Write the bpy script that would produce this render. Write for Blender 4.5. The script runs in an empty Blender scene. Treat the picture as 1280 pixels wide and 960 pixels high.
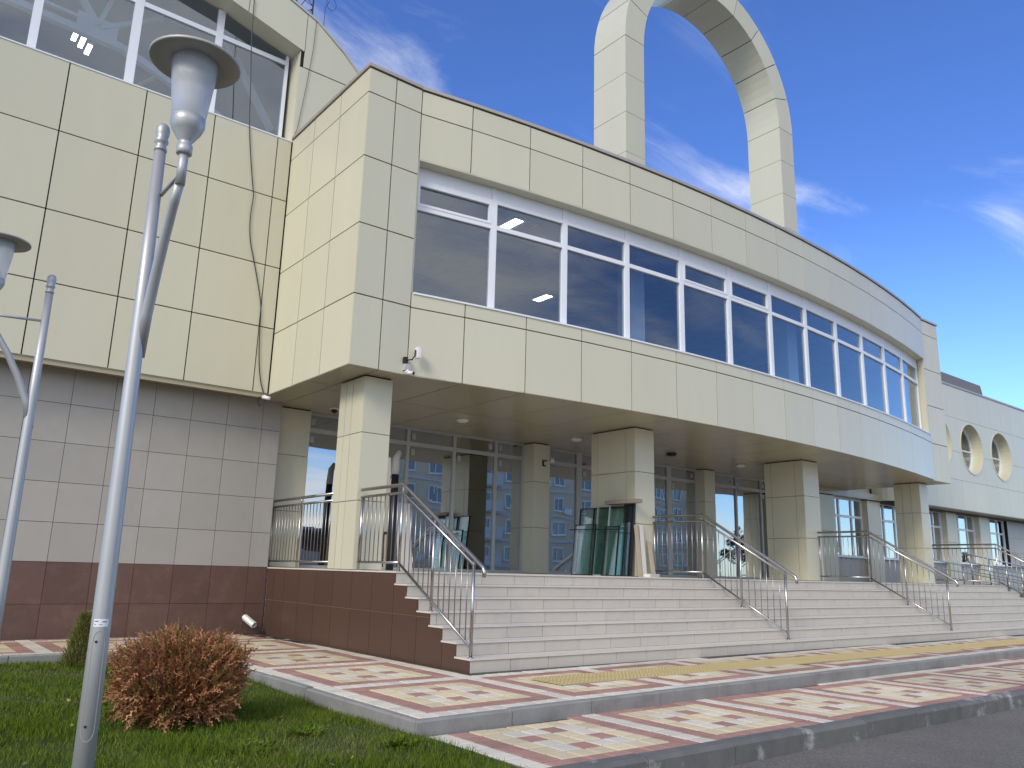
import bpy, bmesh, math, random
import numpy as np
from mathutils import Matrix, Vector
R = math.radians
random.seed(7)
rng = np.random.default_rng(7)
scene = bpy.context.scene
COL = scene.collection

# ------------------------------------------------------------------ camera
yaw, pit, roll = R(38.14), R(13.06), R(1.52)
f = Vector((math.sin(yaw)*math.cos(pit), math.cos(yaw)*math.cos(pit), math.sin(pit)))
r = Vector((math.cos(yaw), -math.sin(yaw), 0)); u = r.cross(f)
rr = math.cos(roll)*r + math.sin(roll)*u; uu = -math.sin(roll)*r + math.cos(roll)*u
cam = bpy.data.cameras.new('camera'); cam_ob = bpy.data.objects.new('camera', cam); COL.objects.link(cam_ob)
cam_ob.matrix_world = Matrix(((rr.x, uu.x, -f.x, 0), (rr.y, uu.y, -f.y, 0), (rr.z, uu.z, -f.z, 1.2), (0, 0, 0, 1)))
cam.sensor_width = 36; cam.lens = 1008*36/1280; cam.clip_start = .05; cam.clip_end = 3000
scene.camera = cam_ob

# ------------------------------------------------------------------ world, sun, exposure
SUN_DIR = Vector((-0.85, -0.36, 0.60)).normalized()          # towards the sun
sun_el = math.asin(SUN_DIR.z); sun_az = math.atan2(SUN_DIR.x, SUN_DIR.y)
world = bpy.data.worlds.new('World'); scene.world = world; world.use_nodes = True
nt = world.node_tree; N = nt.nodes; LK = nt.links; N.clear()
wo = N.new('ShaderNodeOutputWorld'); bg = N.new('ShaderNodeBackground'); LK.new(bg.outputs[0], wo.inputs[0])
sky = N.new('ShaderNodeTexSky'); sky.sky_type = 'NISHITA'; sky.sun_disc = False
sky.sun_elevation = sun_el; sky.sun_rotation = sun_az; sky.altitude = 100; sky.air_density = 1.0; sky.dust_density = .3; sky.ozone_density = 3.0
bg.inputs['Strength'].default_value = .15
tc = N.new('ShaderNodeTexCoord'); sep = N.new('ShaderNodeSeparateXYZ'); LK.new(tc.outputs['Generated'], sep.inputs[0])
def wmath(op, a, b=None):
    m = N.new('ShaderNodeMath'); m.operation = op
    for i, v in enumerate((a, b)):
        if v is None: continue
        if isinstance(v, (int, float)): m.inputs[i].default_value = v
        else: LK.new(v, m.inputs[i])
    return m.outputs[0]
zc = wmath('ADD', wmath('MAXIMUM', sep.outputs[2], 0.0), .22)
cmb = N.new('ShaderNodeCombineXYZ'); LK.new(wmath('DIVIDE', sep.outputs[0], zc), cmb.inputs[0]); LK.new(wmath('DIVIDE', sep.outputs[1], zc), cmb.inputs[1])
mp = N.new('ShaderNodeMapping'); mp.inputs['Rotation'].default_value = (0, 0, R(24)); mp.inputs['Scale'].default_value = (1.0, 1.9, 1); mp.inputs['Location'].default_value = (-4.4, -1.1, 0); LK.new(cmb.outputs[0], mp.inputs[0])
def wnoise(scale, det, rough, dist):
    n = N.new('ShaderNodeTexNoise'); n.inputs['Scale'].default_value = scale; n.inputs['Detail'].default_value = det
    n.inputs['Roughness'].default_value = rough; n.inputs['Distortion'].default_value = dist; LK.new(mp.outputs[0], n.inputs['Vector']); return n.outputs[0]
n1 = wnoise(.9, 3, .5, .3); n2 = wnoise(2.6, 10, .64, .6)
cl = wmath('ADD', wmath('MULTIPLY', n1, .62), wmath('MULTIPLY', n2, .38))
# cloud cover thickened behind camera to add fill light (panes mirror pale, clouded sky)
fill_cloud = wmath('MULTIPLY', wmath('ADD', wmath('MULTIPLY', sep.outputs[0], math.sin(yaw)), wmath('MULTIPLY', sep.outputs[1], math.cos(yaw))), -.17)
cl = wmath('ADD', cl, wmath('MAXIMUM', fill_cloud, -.035))
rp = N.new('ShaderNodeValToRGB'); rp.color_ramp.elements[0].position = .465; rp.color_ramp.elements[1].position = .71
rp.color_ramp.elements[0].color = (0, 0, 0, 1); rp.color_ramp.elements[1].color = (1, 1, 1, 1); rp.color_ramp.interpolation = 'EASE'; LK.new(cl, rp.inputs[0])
elev = N.new('ShaderNodeMapRange'); elev.inputs[1].default_value = 0; elev.inputs[2].default_value = .42; LK.new(sep.outputs[2], elev.inputs[0])
tint = N.new('ShaderNodeMix'); tint.data_type = 'RGBA'; tint.blend_type = 'MULTIPLY'; tint.inputs[0].default_value = 1; LK.new(sky.outputs[0], tint.inputs[6])
tcol = N.new('ShaderNodeMix'); tcol.data_type = 'RGBA'; LK.new(elev.outputs[0], tcol.inputs[0]); tcol.inputs[6].default_value = (.84, 1.04, 1.32, 1); tcol.inputs[7].default_value = (.43, .585, .95, 1); LK.new(tcol.outputs[2], tint.inputs[7])
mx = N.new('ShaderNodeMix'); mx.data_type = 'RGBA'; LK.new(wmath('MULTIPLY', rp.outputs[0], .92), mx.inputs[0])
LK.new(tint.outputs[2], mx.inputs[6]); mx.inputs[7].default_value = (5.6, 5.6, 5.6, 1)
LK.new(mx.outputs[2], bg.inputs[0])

sun = bpy.data.lights.new('sun', 'SUN'); sun.energy = 1.5; sun.angle = R(18); sun.color = (1, .92, .77)
sun_ob = bpy.data.objects.new('sun', sun); COL.objects.link(sun_ob); sun_ob.rotation_euler = SUN_DIR.to_track_quat('Z', 'Y').to_euler(); sun_ob.location = (-20, -10, 30)
scene.view_settings.view_transform = 'Standard'; scene.view_settings.look = 'None'; scene.view_settings.gamma = 1
scene.view_settings.exposure = .58; scene.view_settings.use_curve_mapping = False
scene.render.engine = 'CYCLES'
scene.cycles.transparent_max_bounces = 32; scene.cycles.max_bounces = 12

# ------------------------------------------------------------------ materials
def rgb(h):
    h = h.lstrip('#'); c = [int(h[i:i+2], 16)/255 for i in (0, 2, 4)]
    return tuple((x/12.92 if x <= .04045 else ((x+.055)/1.055)**2.4) for x in c)
def mat(name, col, rough=.5, metal=0, spec=.5, var=.06, vscale=3.0, obvar=0., island=0., bump=0., bscale=60., stretch=(1, 1, 1), col2=None, c2scale=1.5, c2lo=.5, c2hi=.7, sub=0, emit=None, coat=0):
    m = bpy.data.materials.new(name); m.use_nodes = True; t = m.node_tree; n = t.nodes; L = t.links
    b = n['Principled BSDF']; b.inputs['Roughness'].default_value = rough; b.inputs['Metallic'].default_value = metal
    b.inputs['Specular IOR Level'].default_value = spec; b.inputs['Coat Weight'].default_value = coat
    g = n.new('ShaderNodeNewGeometry'); mpn = n.new('ShaderNodeMapping'); mpn.inputs['Scale'].default_value = stretch; L.new(g.outputs['Position'], mpn.inputs[0])
    no = n.new('ShaderNodeTexNoise'); no.inputs['Scale'].default_value = vscale; no.inputs['Detail'].default_value = 6; no.inputs['Roughness'].default_value = .6; L.new(mpn.outputs[0], no.inputs['Vector'])
    def mth(op, a, bb):
        k = n.new('ShaderNodeMath'); k.operation = op
        for i, v in enumerate((a, bb)):
            if isinstance(v, (int, float)): k.inputs[i].default_value = v
            else: L.new(v, k.inputs[i])
        return k.outputs[0]
    val = mth('ADD', mth('MULTIPLY', mth('SUBTRACT', no.outputs[0], .5), var*4), 1.0)
    if obvar:
        oi = n.new('ShaderNodeObjectInfo'); val = mth('ADD', val, mth('MULTIPLY', mth('SUBTRACT', oi.outputs['Random'], .5), 2*obvar))
    if island:
        val = mth('ADD', val, mth('MULTIPLY', mth('SUBTRACT', g.outputs['Random Per Island'], .5), 2*island))
    src = None
    if col2 is not None:
        n2 = n.new('ShaderNodeTexNoise'); n2.inputs['Scale'].default_value = c2scale; n2.inputs['Detail'].default_value = 8; n2.inputs['Roughness'].default_value = .65; L.new(mpn.outputs[0], n2.inputs['Vector'])
        ramp = n.new('ShaderNodeValToRGB'); ramp.color_ramp.elements[0].position = c2lo; ramp.color_ramp.elements[1].position = c2hi; L.new(n2.outputs[0], ramp.inputs[0])
        mix = n.new('ShaderNodeMix'); mix.data_type = 'RGBA'; L.new(ramp.outputs[0], mix.inputs[0]); mix.inputs[6].default_value = (*col, 1); mix.inputs[7].default_value = (*col2, 1); src = mix.outputs[2]
    h = n.new('ShaderNodeHueSaturation'); L.new(val, h.inputs['Value'])
    if src is not None: L.new(src, h.inputs['Color'])
    else: h.inputs['Color'].default_value = (*col, 1)
    L.new(h.outputs[0], b.inputs['Base Color'])
    if bump:
        nb = n.new('ShaderNodeTexNoise'); nb.inputs['Scale'].default_value = bscale; nb.inputs['Detail'].default_value = 4; L.new(mpn.outputs[0], nb.inputs['Vector'])
        bp = n.new('ShaderNodeBump'); bp.inputs['Strength'].default_value = 1; bp.inputs['Distance'].default_value = bump; L.new(nb.outputs[0], bp.inputs['Height']); L.new(bp.outputs[0], b.inputs['Normal'])
    if sub:
        b.inputs['Subsurface Weight'].default_value = sub; b.inputs['Subsurface Radius'].default_value = (.02, .02, .02)
    if emit:
        b.inputs['Emission Color'].default_value = (*emit[0], 1); b.inputs['Emission Strength'].default_value = emit[1]
    return m
def glass(name, tint, f0, wave=0.0, wscale=1.2, gain=1.0):
    # thin glazing: clear transmission plus a mirror coat whose strength follows Schlick's law
    m = bpy.data.materials.new(name); m.use_nodes = True; t = m.node_tree; n = t.nodes; L = t.links; n.clear()
    o = n.new('ShaderNodeOutputMaterial'); mi = n.new('ShaderNodeMixShader'); tr = n.new('ShaderNodeBsdfTransparent'); gl = n.new('ShaderNodeBsdfGlossy'); lw = n.new('ShaderNodeLayerWeight')
    lw.inputs['Blend'].default_value = .5
    tr.inputs[0].default_value = (*tint, 1); gl.inputs['Roughness'].default_value = 0; gl.inputs['Color'].default_value = (.95, .98, 1, 1)
    p = n.new('ShaderNodeMath'); p.operation = 'POWER'; L.new(lw.outputs['Facing'], p.inputs[0]); p.inputs[1].default_value = 5
    q = n.new('ShaderNodeMath'); q.operation = 'MULTIPLY_ADD'; L.new(p.outputs[0], q.inputs[0]); q.inputs[1].default_value = 1-f0; q.inputs[2].default_value = f0
    L.new(q.outputs[0], mi.inputs[0]); L.new(tr.outputs[0], mi.inputs[1]); L.new(gl.outputs[0], mi.inputs[2]); L.new(mi.outputs[0], o.inputs[0])
    if wave:
        g = n.new('ShaderNodeNewGeometry'); no = n.new('ShaderNodeTexNoise'); no.inputs['Scale'].default_value = wscale; no.inputs['Detail'].default_value = 1; L.new(g.outputs['Position'], no.inputs['Vector'])
        bp = n.new('ShaderNodeBump'); bp.inputs['Distance'].default_value = wave; L.new(no.outputs[0], bp.inputs['Height']); L.new(bp.outputs[0], gl.inputs['Normal'])
    return m
CREAM = (.61, .585, .445)
M = dict(
    cream=mat('cream_panel', CREAM, .31, var=.022, vscale=2.2, obvar=.03, stretch=(1, 1, .12), bump=.0012, bscale=1.6),
    soffit=mat('soffit_panel', (.40, .355, .235), .24, var=.015, obvar=.02, bump=.0012, bscale=1.6),  # cream cladding with the shade under the overhang put into its colour
    joint=mat('joint_dark', (.010, .010, .010), .9),
    grey_tile=mat('grey_tile', (.40, .375, .34), .38, var=.03, obvar=.05, col2=(.46, .43, .40), c2scale=.8, c2lo=.5, c2hi=.75),
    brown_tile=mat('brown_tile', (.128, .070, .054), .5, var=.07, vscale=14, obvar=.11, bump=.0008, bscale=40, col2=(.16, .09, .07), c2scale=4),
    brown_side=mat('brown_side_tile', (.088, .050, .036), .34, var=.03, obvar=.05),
    grout=mat('grout', (.42, .38, .35), .8, var=.05),
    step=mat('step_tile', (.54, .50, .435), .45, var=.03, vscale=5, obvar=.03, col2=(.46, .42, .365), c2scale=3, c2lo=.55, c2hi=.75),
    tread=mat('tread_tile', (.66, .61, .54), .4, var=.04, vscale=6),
    concrete=mat('concrete', (.30, .29, .28), .85, var=.08, bump=.002, bscale=50),
    white=mat('white_upvc', (.80, .82, .86), .3, var=.01),
    alu=mat('grey_frame', (.46, .47, .47), .4, var=.01),
    coping=mat('coping_metal', (.44, .395, .36), .4, metal=.3),
    steel=mat('stainless_steel', (.46, .44, .415), .27, metal=1, var=.02),
    steel_thin=mat('stainless_bar', (.38, .365, .345), .34, metal=1, var=.02),
    pole=mat('galvanised_paint', (.47, .475, .475), .45, metal=.45, var=.05, vscale=8, spec=.5, stretch=(1, 1, .25)),
    pole_dark=mat('lamp_cap', (.46, .445, .41), .5, metal=.3, var=.04),
    black=mat('black_plastic', (.012, .012, .013), .4),
    offwhite=mat('white_plastic', (.78, .78, .78), .35),
    asphalt=mat('asphalt', (.125, .114, .098), .9, var=.14, vscale=1.6, bump=.006, bscale=90, col2=(.25, .23, .195), c2scale=45, c2lo=.42, c2hi=.72),
    kerb=mat('kerb_concrete', (.27, .265, .25), .85, var=.12, vscale=7, obvar=.06, bump=.003, bscale=45, col2=(.17, .165, .155), c2scale=3.5, c2lo=.5, c2hi=.72),
    kerb_dark=mat('road_kerb', (.14, .138, .13), .85, var=.16, vscale=6, obvar=.10, bump=.003, bscale=40, col2=(.36, .36, .35), c2scale=2.6, c2lo=.56, c2hi=.66),
    soil=mat('lawn_soil', (.045, .055, .018), .95, var=.2, vscale=5, col2=(.085, .062, .032), c2scale=2.2, c2lo=.52, c2hi=.7),
    paver_bed=mat('paver_bed', (.075, .065, .052), .95, var=.1),
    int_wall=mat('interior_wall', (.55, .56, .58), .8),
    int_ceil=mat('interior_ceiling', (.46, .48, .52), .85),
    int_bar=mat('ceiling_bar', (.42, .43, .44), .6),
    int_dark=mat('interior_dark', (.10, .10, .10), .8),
    truss=mat('white_truss', (.75, .76, .78), .5),
    roof=mat('roof_sheet', (.20, .18, .175), .6),
    diffuser=None,
    lamp_lit=mat('lit_panel', (.9, .9, .85), .5, emit=((1, .95, .82), 6)),
    cardboard=mat('cardboard', (.46, .385, .29), .85, var=.08),
    styro=mat('white_foam', (.66, .64, .60), .8, var=.06),
    brick=mat('grey_brick', (.70, .58, .40), .85, var=.08, vscale=4, col2=(.76, .65, .47), c2scale=20),
    band=mat('white_band', (.62, .62, .61), .7),
    garage=mat('garage_brick', (.10, .05, .04), .85, var=.1),
    bark=mat('bark', (.10, .075, .05), .9, var=.2),
    leaf=mat('tree_leaf', (.055, .085, .025), .6, island=.35),
    thuja_brown=mat('dry_thuja', (.42, .185, .075), .75, island=.5, var=.1, vscale=5, col2=(.20, .095, .045), c2scale=5, c2lo=.45, c2hi=.65),
    thuja_tip=mat('dry_thuja_tip', (.40, .195, .085), .75, island=.45, var=.12, vscale=6, col2=(.27, .12, .05), c2scale=7, c2lo=.45, c2hi=.62),
    thuja_green=mat('thuja_green', (.15, .165, .03), .7, island=.4),
    twig=mat('dead_twig', (.06, .032, .018), .9, island=.3),
    grass=mat('grass_blade', (.090, .148, .009), .8, spec=.15, island=.4, var=.14, vscale=2.2, col2=(.14, .165, .028), c2scale=1.3, c2lo=.42, c2hi=.66),
    fallen=mat('fallen_leaf', (.34, .25, .11), .8, island=.5),
    dry_grass=mat('dry_grass', (.21, .17, .08), .7, island=.4),
    tactile=mat('tactile_yellow', (.52, .41, .19), .7, var=.06, vscale=5),
    blue=mat('blue_print', (.03, .12, .35), .5),
    blackout=mat('dark_membrane', (.02, .022, .03), .45, var=.05),
    gasket=mat('black_gasket', (.01, .01, .012), .5),
    wood=mat('timber_batten', (.30, .25, .20), .7, var=.08),
)
PV = {'w': mat('paver_white', (.67, .615, .505), .8, var=.06, vscale=9, obvar=.10, island=.11, bump=.0022, bscale=150, col2=(.60, .565, .49), c2scale=2.2),
      'r': mat('paver_red', (.40, .225, .18), .8, var=.09, vscale=9, obvar=.13, island=.13, bump=.0022, bscale=150, col2=(.33, .185, .155), c2scale=2.2),
      'y': mat('paver_yellow', (.66, .555, .36), .8, var=.06, vscale=9, obvar=.12, island=.12, bump=.0022, bscale=150, col2=(.58, .50, .35), c2scale=2.2)}
G_BAND = glass('window_glass', (.78, .84, .90), .10, wave=.0008, wscale=1.0)
G_LOBBY = glass('coated_glass', (.45, .47, .47), .48, wave=.0016, wscale=1.1)
G_SHEET = glass('green_sheet_glass', (.84, .94, .92), .17, wave=.001)
def frosted():
    m = bpy.data.materials.new('frosted_diffuser'); m.use_nodes = True; n = m.node_tree.nodes; b = n['Principled BSDF']
    b.inputs['Base Color'].default_value = (.80, .83, .88, 1); b.inputs['Roughness'].default_value = .22; b.inputs['Transmission Weight'].default_value = .55; b.inputs['IOR'].default_value = 1.25
    L = m.node_tree.links; g = n.new('ShaderNodeNewGeometry'); w = n.new('ShaderNodeTexWave'); w.inputs['Scale'].default_value = 60; w.bands_direction = 'X'; L.new(g.outputs['Position'], w.inputs['Vector'])
    bp = n.new('ShaderNodeBump'); bp.inputs['Distance'].default_value = .0006; L.new(w.outputs['Fac'], bp.inputs['Height']); L.new(bp.outputs[0], b.inputs['Normal'])
    return m
M['diffuser'] = frosted()

# ------------------------------------------------------------------ builders
class MB:
    def __init__(s): s.v = []; s.f = []; s.m = []
    def add(s, V, F, mi=0):
        o = len(s.v); s.v += [tuple(p) for p in V]; s.f += [tuple(i+o for i in q) for q in F]; s.m += [mi]*len(F); return s
    def box(s, x0, x1, y0, y1, z0, z1, mi=0):
        return s.prism([(x0, y0), (x1, y0), (x1, y1), (x0, y1)], z0, z1, mi)
    def prism(s, P, z0, z1, mi=0):                       # plan polygon, counter-clockwise
        n = len(P); V = [(x, y, z0) for x, y in P]+[(x, y, z1) for x, y in P]
        F = [tuple(range(n-1, -1, -1)), tuple(range(n, 2*n))]+[(i, (i+1) % n, (i+1) % n+n, i+n) for i in range(n)]
        return s.add(V, F, mi)
    def prism_axis(s, P, a0, a1, axis, mi=0):            # polygon of the two other axes, extruded along axis (0: x, 1: y)
        n = len(P)
        mk = (lambda p, a: (a, p[0], p[1])) if axis == 0 else (lambda p, a: (p[0], a, p[1]))
        V = [mk(p, a0) for p in P]+[mk(p, a1) for p in P]
        F = [tuple(range(n-1, -1, -1)), tuple(range(n, 2*n))]+[(i, (i+1) % n, (i+1) % n+n, i+n) for i in range(n)]
        return s.add(V, F, mi)
    def bar(s, a, b, w, h, mi=0, up=(0, 0, 1)):          # rectangular bar from a to b
        a, b = Vector(a), Vector(b); d = (b-a).normalized(); sd = d.cross(Vector(up))
        if sd.length < 1e-4: sd = d.cross(Vector((1, 0, 0)))
        sd.normalize(); up2 = sd.cross(d)
        V = [p+sd*w/2*i+up2*h/2*j for p in (a, b) for i, j in ((-1, -1), (1, -1), (1, 1), (-1, 1))]
        return s.add(V, [(3, 2, 1, 0), (4, 5, 6, 7), (0, 1, 5, 4), (1, 2, 6, 5), (2, 3, 7, 6), (3, 0, 4, 7)], mi)
    def tube(s, P, rad, n=10, mi=0, cap=True):
        P = [Vector(p) for p in P]; k = len(P); rs = rad if isinstance(rad, (list, tuple)) else [rad]*k
        V = []; nrm = None
        for i, p in enumerate(P):
            d = (P[min(i+1, k-1)]-P[max(i-1, 0)]).normalized()
            if nrm is None:
                nrm = d.cross(Vector((0, 0, 1)))
                if nrm.length < 1e-3: nrm = d.cross(Vector((1, 0, 0)))
            nrm = (nrm-d*nrm.dot(d)).normalized(); bn = d.cross(nrm)
            V += [p+(nrm*math.cos(2*math.pi*j/n)+bn*math.sin(2*math.pi*j/n))*rs[i] for j in range(n)]
        F = [(i*n+j, i*n+(j+1) % n, (i+1)*n+(j+1) % n, (i+1)*n+j) for i in range(k-1) for j in range(n)]
        if cap: F += [tuple(range(n-1, -1, -1)), tuple(range((k-1)*n, k*n))]
        return s.add(V, F, mi)
    def lathe(s, prof, c, n=24, mi=0, k=1.0):
        prof = [(q*k, z) for q, z in prof]
        V = [(c[0]+q*math.cos(2*math.pi*j/n), c[1]+q*math.sin(2*math.pi*j/n), c[2]+z) for q, z in prof for j in range(n)]
        k = len(prof); F = [(i*n+j, i*n+(j+1) % n, (i+1)*n+(j+1) % n, (i+1)*n+j) for i in range(k-1) for j in range(n)]
        F += [tuple(range(n-1, -1, -1)), tuple(range((k-1)*n, k*n))]
        return s.add(V, F, mi)
    def wall(s, A, B, z0, z1, t, off=0., mi=0, g=0., jit=0.):   # upright slab; outer face on A->B, outward normal (dy,-dx)
        A, B = Vector((A[0], A[1], 0)), Vector((B[0], B[1], 0)); d = (B-A).normalized(); nn = Vector((d.y, -d.x, 0))
        a = A+d*g/2+nn*off; b = B-d*g/2+nn*off; z0 += g/2; z1 -= g/2
        V = [Vector((a.x, a.y, z0)), Vector((b.x, b.y, z0)), Vector((b.x, b.y, z1)), Vector((a.x, a.y, z1))]
        back = [p-nn*t for p in V]
        if jit: V = [p+nn*random.uniform(-jit, jit) for p in V]
        return s.add(V+back, [(0, 1, 2, 3), (7, 6, 5, 4), (0, 4, 5, 1), (1, 5, 6, 2), (2, 6, 7, 3), (3, 7, 4, 0)], mi)
    def mesh(s, name, smooth=False):
        me = bpy.data.meshes.new(name); me.from_pydata([tuple(p) for p in s.v], [], s.f); me.polygons.foreach_set('material_index', s.m)
        if smooth: me.polygons.foreach_set('use_smooth', [True]*len(me.polygons))
        me.update(); return me
    def build(s, name, m, parent=None, smooth=False):
        return place(name, s.mesh(name, smooth), m, parent)
def WM(o):
    m = o.matrix_parent_inverse @ o.matrix_basis if o.parent else o.matrix_basis
    return (WM(o.parent) @ m) if o.parent else m.copy()
def par(c, p):
    c.parent = p; c.matrix_parent_inverse = WM(p).inverted()
def place(name, me, m=None, parent=None, loc=None):
    if m is not None and not me.materials:
        for q in (m if isinstance(m, (list, tuple)) else [m]): me.materials.append(q)
    o = bpy.data.objects.new(name, me); COL.objects.link(o)
    if loc is not None: o.location = loc
    if parent is not None: par(o, parent)
    return o
def empty(name, loc, label, cat, group=None, rz=0):
    o = bpy.data.objects.new(name, None); COL.objects.link(o); o.location = loc; o.rotation_euler = (0, 0, rz); o.empty_display_size = .2
    return tag(o, label, cat, group)
def tag(o, label=None, cat=None, group=None, kind=None):
    if label: o['label'] = label
    if cat: o['category'] = cat
    if group: o['group'] = group
    if kind: o['kind'] = kind
    return o
def copy_tree(o, delta=None, parent=None):
    c = o.copy(); COL.objects.link(c)
    if parent is not None: c.parent = parent
    if delta is not None: c.matrix_basis = delta @ c.matrix_basis
    for ch in [x for x in bpy.data.objects if x.parent == o and x != c]: copy_tree(ch, None, c)
    return c
GAP = .020
def panel(parent, A, B, z0, z1, m=None, name='panel', t=.028, g=GAP, jit=.0016, off=0.):
    return MB().wall(A, B, z0, z1, t, off, 0, g, jit).build(name, m or M['cream'], parent)

Z0 = .026; DK = 1.157; RH = (DK-Z0)/7; TR = .30; YS = 8.04
def shear(x): return .010*(x-5.8)

# ================================================================== SETTING: ground
road = MB().add([(-400, -400, -.25), (500, -400, -.25), (500, 400, -.25), (-400, 400, -.25)], [(0, 1, 2, 3)]).build('road', M['asphalt']); tag(road, kind='structure')
# lawn
def lawn_h(x, y):
    return -.085+.016*math.sin(x*1.3+.5)*math.cos(y*.9)+.012*math.sin(x*2.7+y*1.9)
lm = MB(); nx, ny = 40, 60
xs = np.linspace(-8, 3.70, nx); ys = np.linspace(1.6, 11.98, ny)
V = [(x, y, lawn_h(x, y)) for y in ys for x in xs]
lm.add(V, [(j*nx+i, j*nx+i+1, (j+1)*nx+i+1, (j+1)*nx+i) for j in range(ny-1) for i in range(nx-1)])
lawn = lm.build('lawn', M['soil'], smooth=True); tag(lawn, kind='structure')

T = .195
def pcol(a, b):
    a %= 9; b %= 9
    if a == 0 or b == 0: return 'w'
    a -= 1; b -= 1; d = min(a, 7-a, b, 7-b)
    if d == 0: return 'r'
    if d == 1: return 'y'
    a -= 2; b -= 2
    if a in (1, 2) and b in (1, 2): return 'y'
    return 'r' if (a, b) in ((1, 0), (3, 1), (2, 3), (0, 2)) else 'w'
def ukerb(x): return 5.80+.044*(x-3.70)
gp = .017
tile_me = {}
for k in 'wry':
    bm = bmesh.new(); h = T/2-gp/2; c = .006
    lo = [bm.verts.new((sx*h, sy*h, -.03)) for sx, sy in ((-1, -1), (1, -1), (1, 1), (-1, 1))]
    md = [bm.verts.new((sx*h, sy*h, -c*.6)) for sx, sy in ((-1, -1), (1, -1), (1, 1), (-1, 1))]
    tp = [bm.verts.new((sx*(h-c), sy*(h-c), 0)) for sx, sy in ((-1, -1), (1, -1), (1, 1), (-1, 1))]
    bm.faces.new(tp)
    for i in range(4):
        j = (i+1) % 4; bm.faces.new((lo[i], lo[j], md[j], md[i])); bm.faces.new((md[i], md[j], tp[j], tp[i]))
    me = bpy.data.meshes.new('paver'); bm.to_mesh(me); bm.free(); me.materials.append(PV[k]); tile_me[k] = me
def lay(tiles, ground, z):
    # tiles: (x, y, colour, clip rectangle or None); nearest 300 as pieces, the rest joined
    vis = []
    for t in tiles:
        d = Vector((t[0], t[1], z))-Vector((0, 0, 1.2)); dep = d.dot(f)
        if dep < .3: continue
        px = 640+1008*d.dot(rr)/dep; py = 480-1008*d.dot(uu)/dep
        vis.append(((-1 if -20 < px < 1300 and 0 < py < 975 else 1), d.length, t))
    vis.sort(key=lambda q: q[:2]); rest = MB()
    for i, (o, dd, t) in enumerate(vis):
        x, y, c, hw = t; zz = z+random.uniform(-.0015, .0015)
        if i < 300 and o < 0:
            ob = place('paver', tile_me[c], None, ground, (x, y, zz)); ob.scale = (hw[0], hw[1], 1)
        else:
            h0, h1 = T*hw[0]/2-gp/2, T*hw[1]/2-gp/2
            rest.add([(x-h0, y-h1, zz-.02), (x+h0, y-h1, zz-.02), (x+h0, y+h1, zz-.02), (x-h0, y+h1, zz-.02), (x-h0, y-h1, zz), (x+h0, y-h1, zz), (x+h0, y+h1, zz), (x-h0, y+h1, zz)],
                     [(4, 5, 6, 7), (0, 1, 5, 4), (1, 2, 6, 5), (2, 3, 7, 6), (3, 0, 4, 7)], 'wry'.index(c))
    tag(rest.build('paver_field', [PV['w'], PV['r'], PV['y']], ground), kind='stuff')
# upper pavement
up = MB()
up.prism([(3.74, ukerb(3.74)+.06), (48, ukerb(48)+.06), (48, 14.7), (3.74, 14.7)], -.24, Z0-.012)
up.prism([(-12, 12.06), (3.74, 12.06), (3.74, 14.7), (-12, 14.7)], -.24, Z0-.012)
pave = up.build('pavement', M['paver_bed']); tag(pave, kind='structure')
tiles = []
for iy in range(0, 46):
    for ix in range(0, 190):
        x = 3.76+T*(ix+.5); y = 5.87+.044*(x-3.75)+T*(iy+.5)
        if y < ukerb(x)+.1: continue
        if x < 5.68:
            if y > 14.2: continue
        elif y > YS+shear(x)-T*.55+.02 or x > 40: continue
        c = pcol(ix, iy)
        if x > 5.9 and y > YS+shear(x)-.3: c = 'w'
        if 6.15 < x and 6.80 < y-.012*(x-6) < 7.42: continue      # tactile strip lies here
        tiles.append((x, y, c, (1, 1)))
for iy in range(0, 12):
    for ix in range(-60, 0):
        x = 3.76+T*(ix+.5); y = 12.07+T*(iy+.5)
        if y > 14.25: continue
        tiles.append((x, y, pcol(ix, iy if iy < 9 else iy), (1, 1)))
lay(tiles, pave, Z0)
# tactile strip: blister slabs
tb = bmesh.new()
S = .31
def tslab():
    m = MB(); h = S/2-.004; m.box(-h, h, -h, h, -.03, 0)
    for i in range(5):
        for j in range(5):
            cx, cy = -h+.035+i*(2*h-.07)/4, -h+.035+j*(2*h-.07)/4
            V = [(cx+.014*math.cos(a*math.pi/3), cy+.014*math.sin(a*math.pi/3), 0.) for a in range(6)]+[(cx+.008*math.cos(a*math.pi/3), cy+.008*math.sin(a*math.pi/3), .005) for a in range(6)]
            m.add(V, [(a, (a+1) % 6, (a+1) % 6+6, a+6) for a in range(6)]+[tuple(range(6, 12))])
    return m.mesh('tactile_slab')
tme = tslab(); tme.materials.append(M['tactile'])
for i in range(88):
    for j in range(2):
        x = 6.18+S*(i+.5); y = 6.80+S*(j+.5)+.012*(x-6)
        place('tactile_slab', tme, None, pave, (x, y, Z0+.001+random.uniform(-.001, .001)))
tb.free()
# lower pavement
lp = MB(); lp.box(3.78, 48, 4.40, 8.5, -.26, -.112); low = lp.build('pavement', M['paver_bed']); tag(low, kind='structure')
# keep the lower bed below the upper one
tiles = []
for iy in range(0, 14):
    for ix in range(0, 190):
        x = 3.79+T*(ix+.5); y = 4.43+T*(iy+.5)
        if y > ukerb(x)+.02: continue
        c = pcol(ix, iy+1)
        if ix == 0: c = 'w'
        tiles.append((x, y, c, (1, 1)))
lay(tiles, low, -.10)
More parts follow.
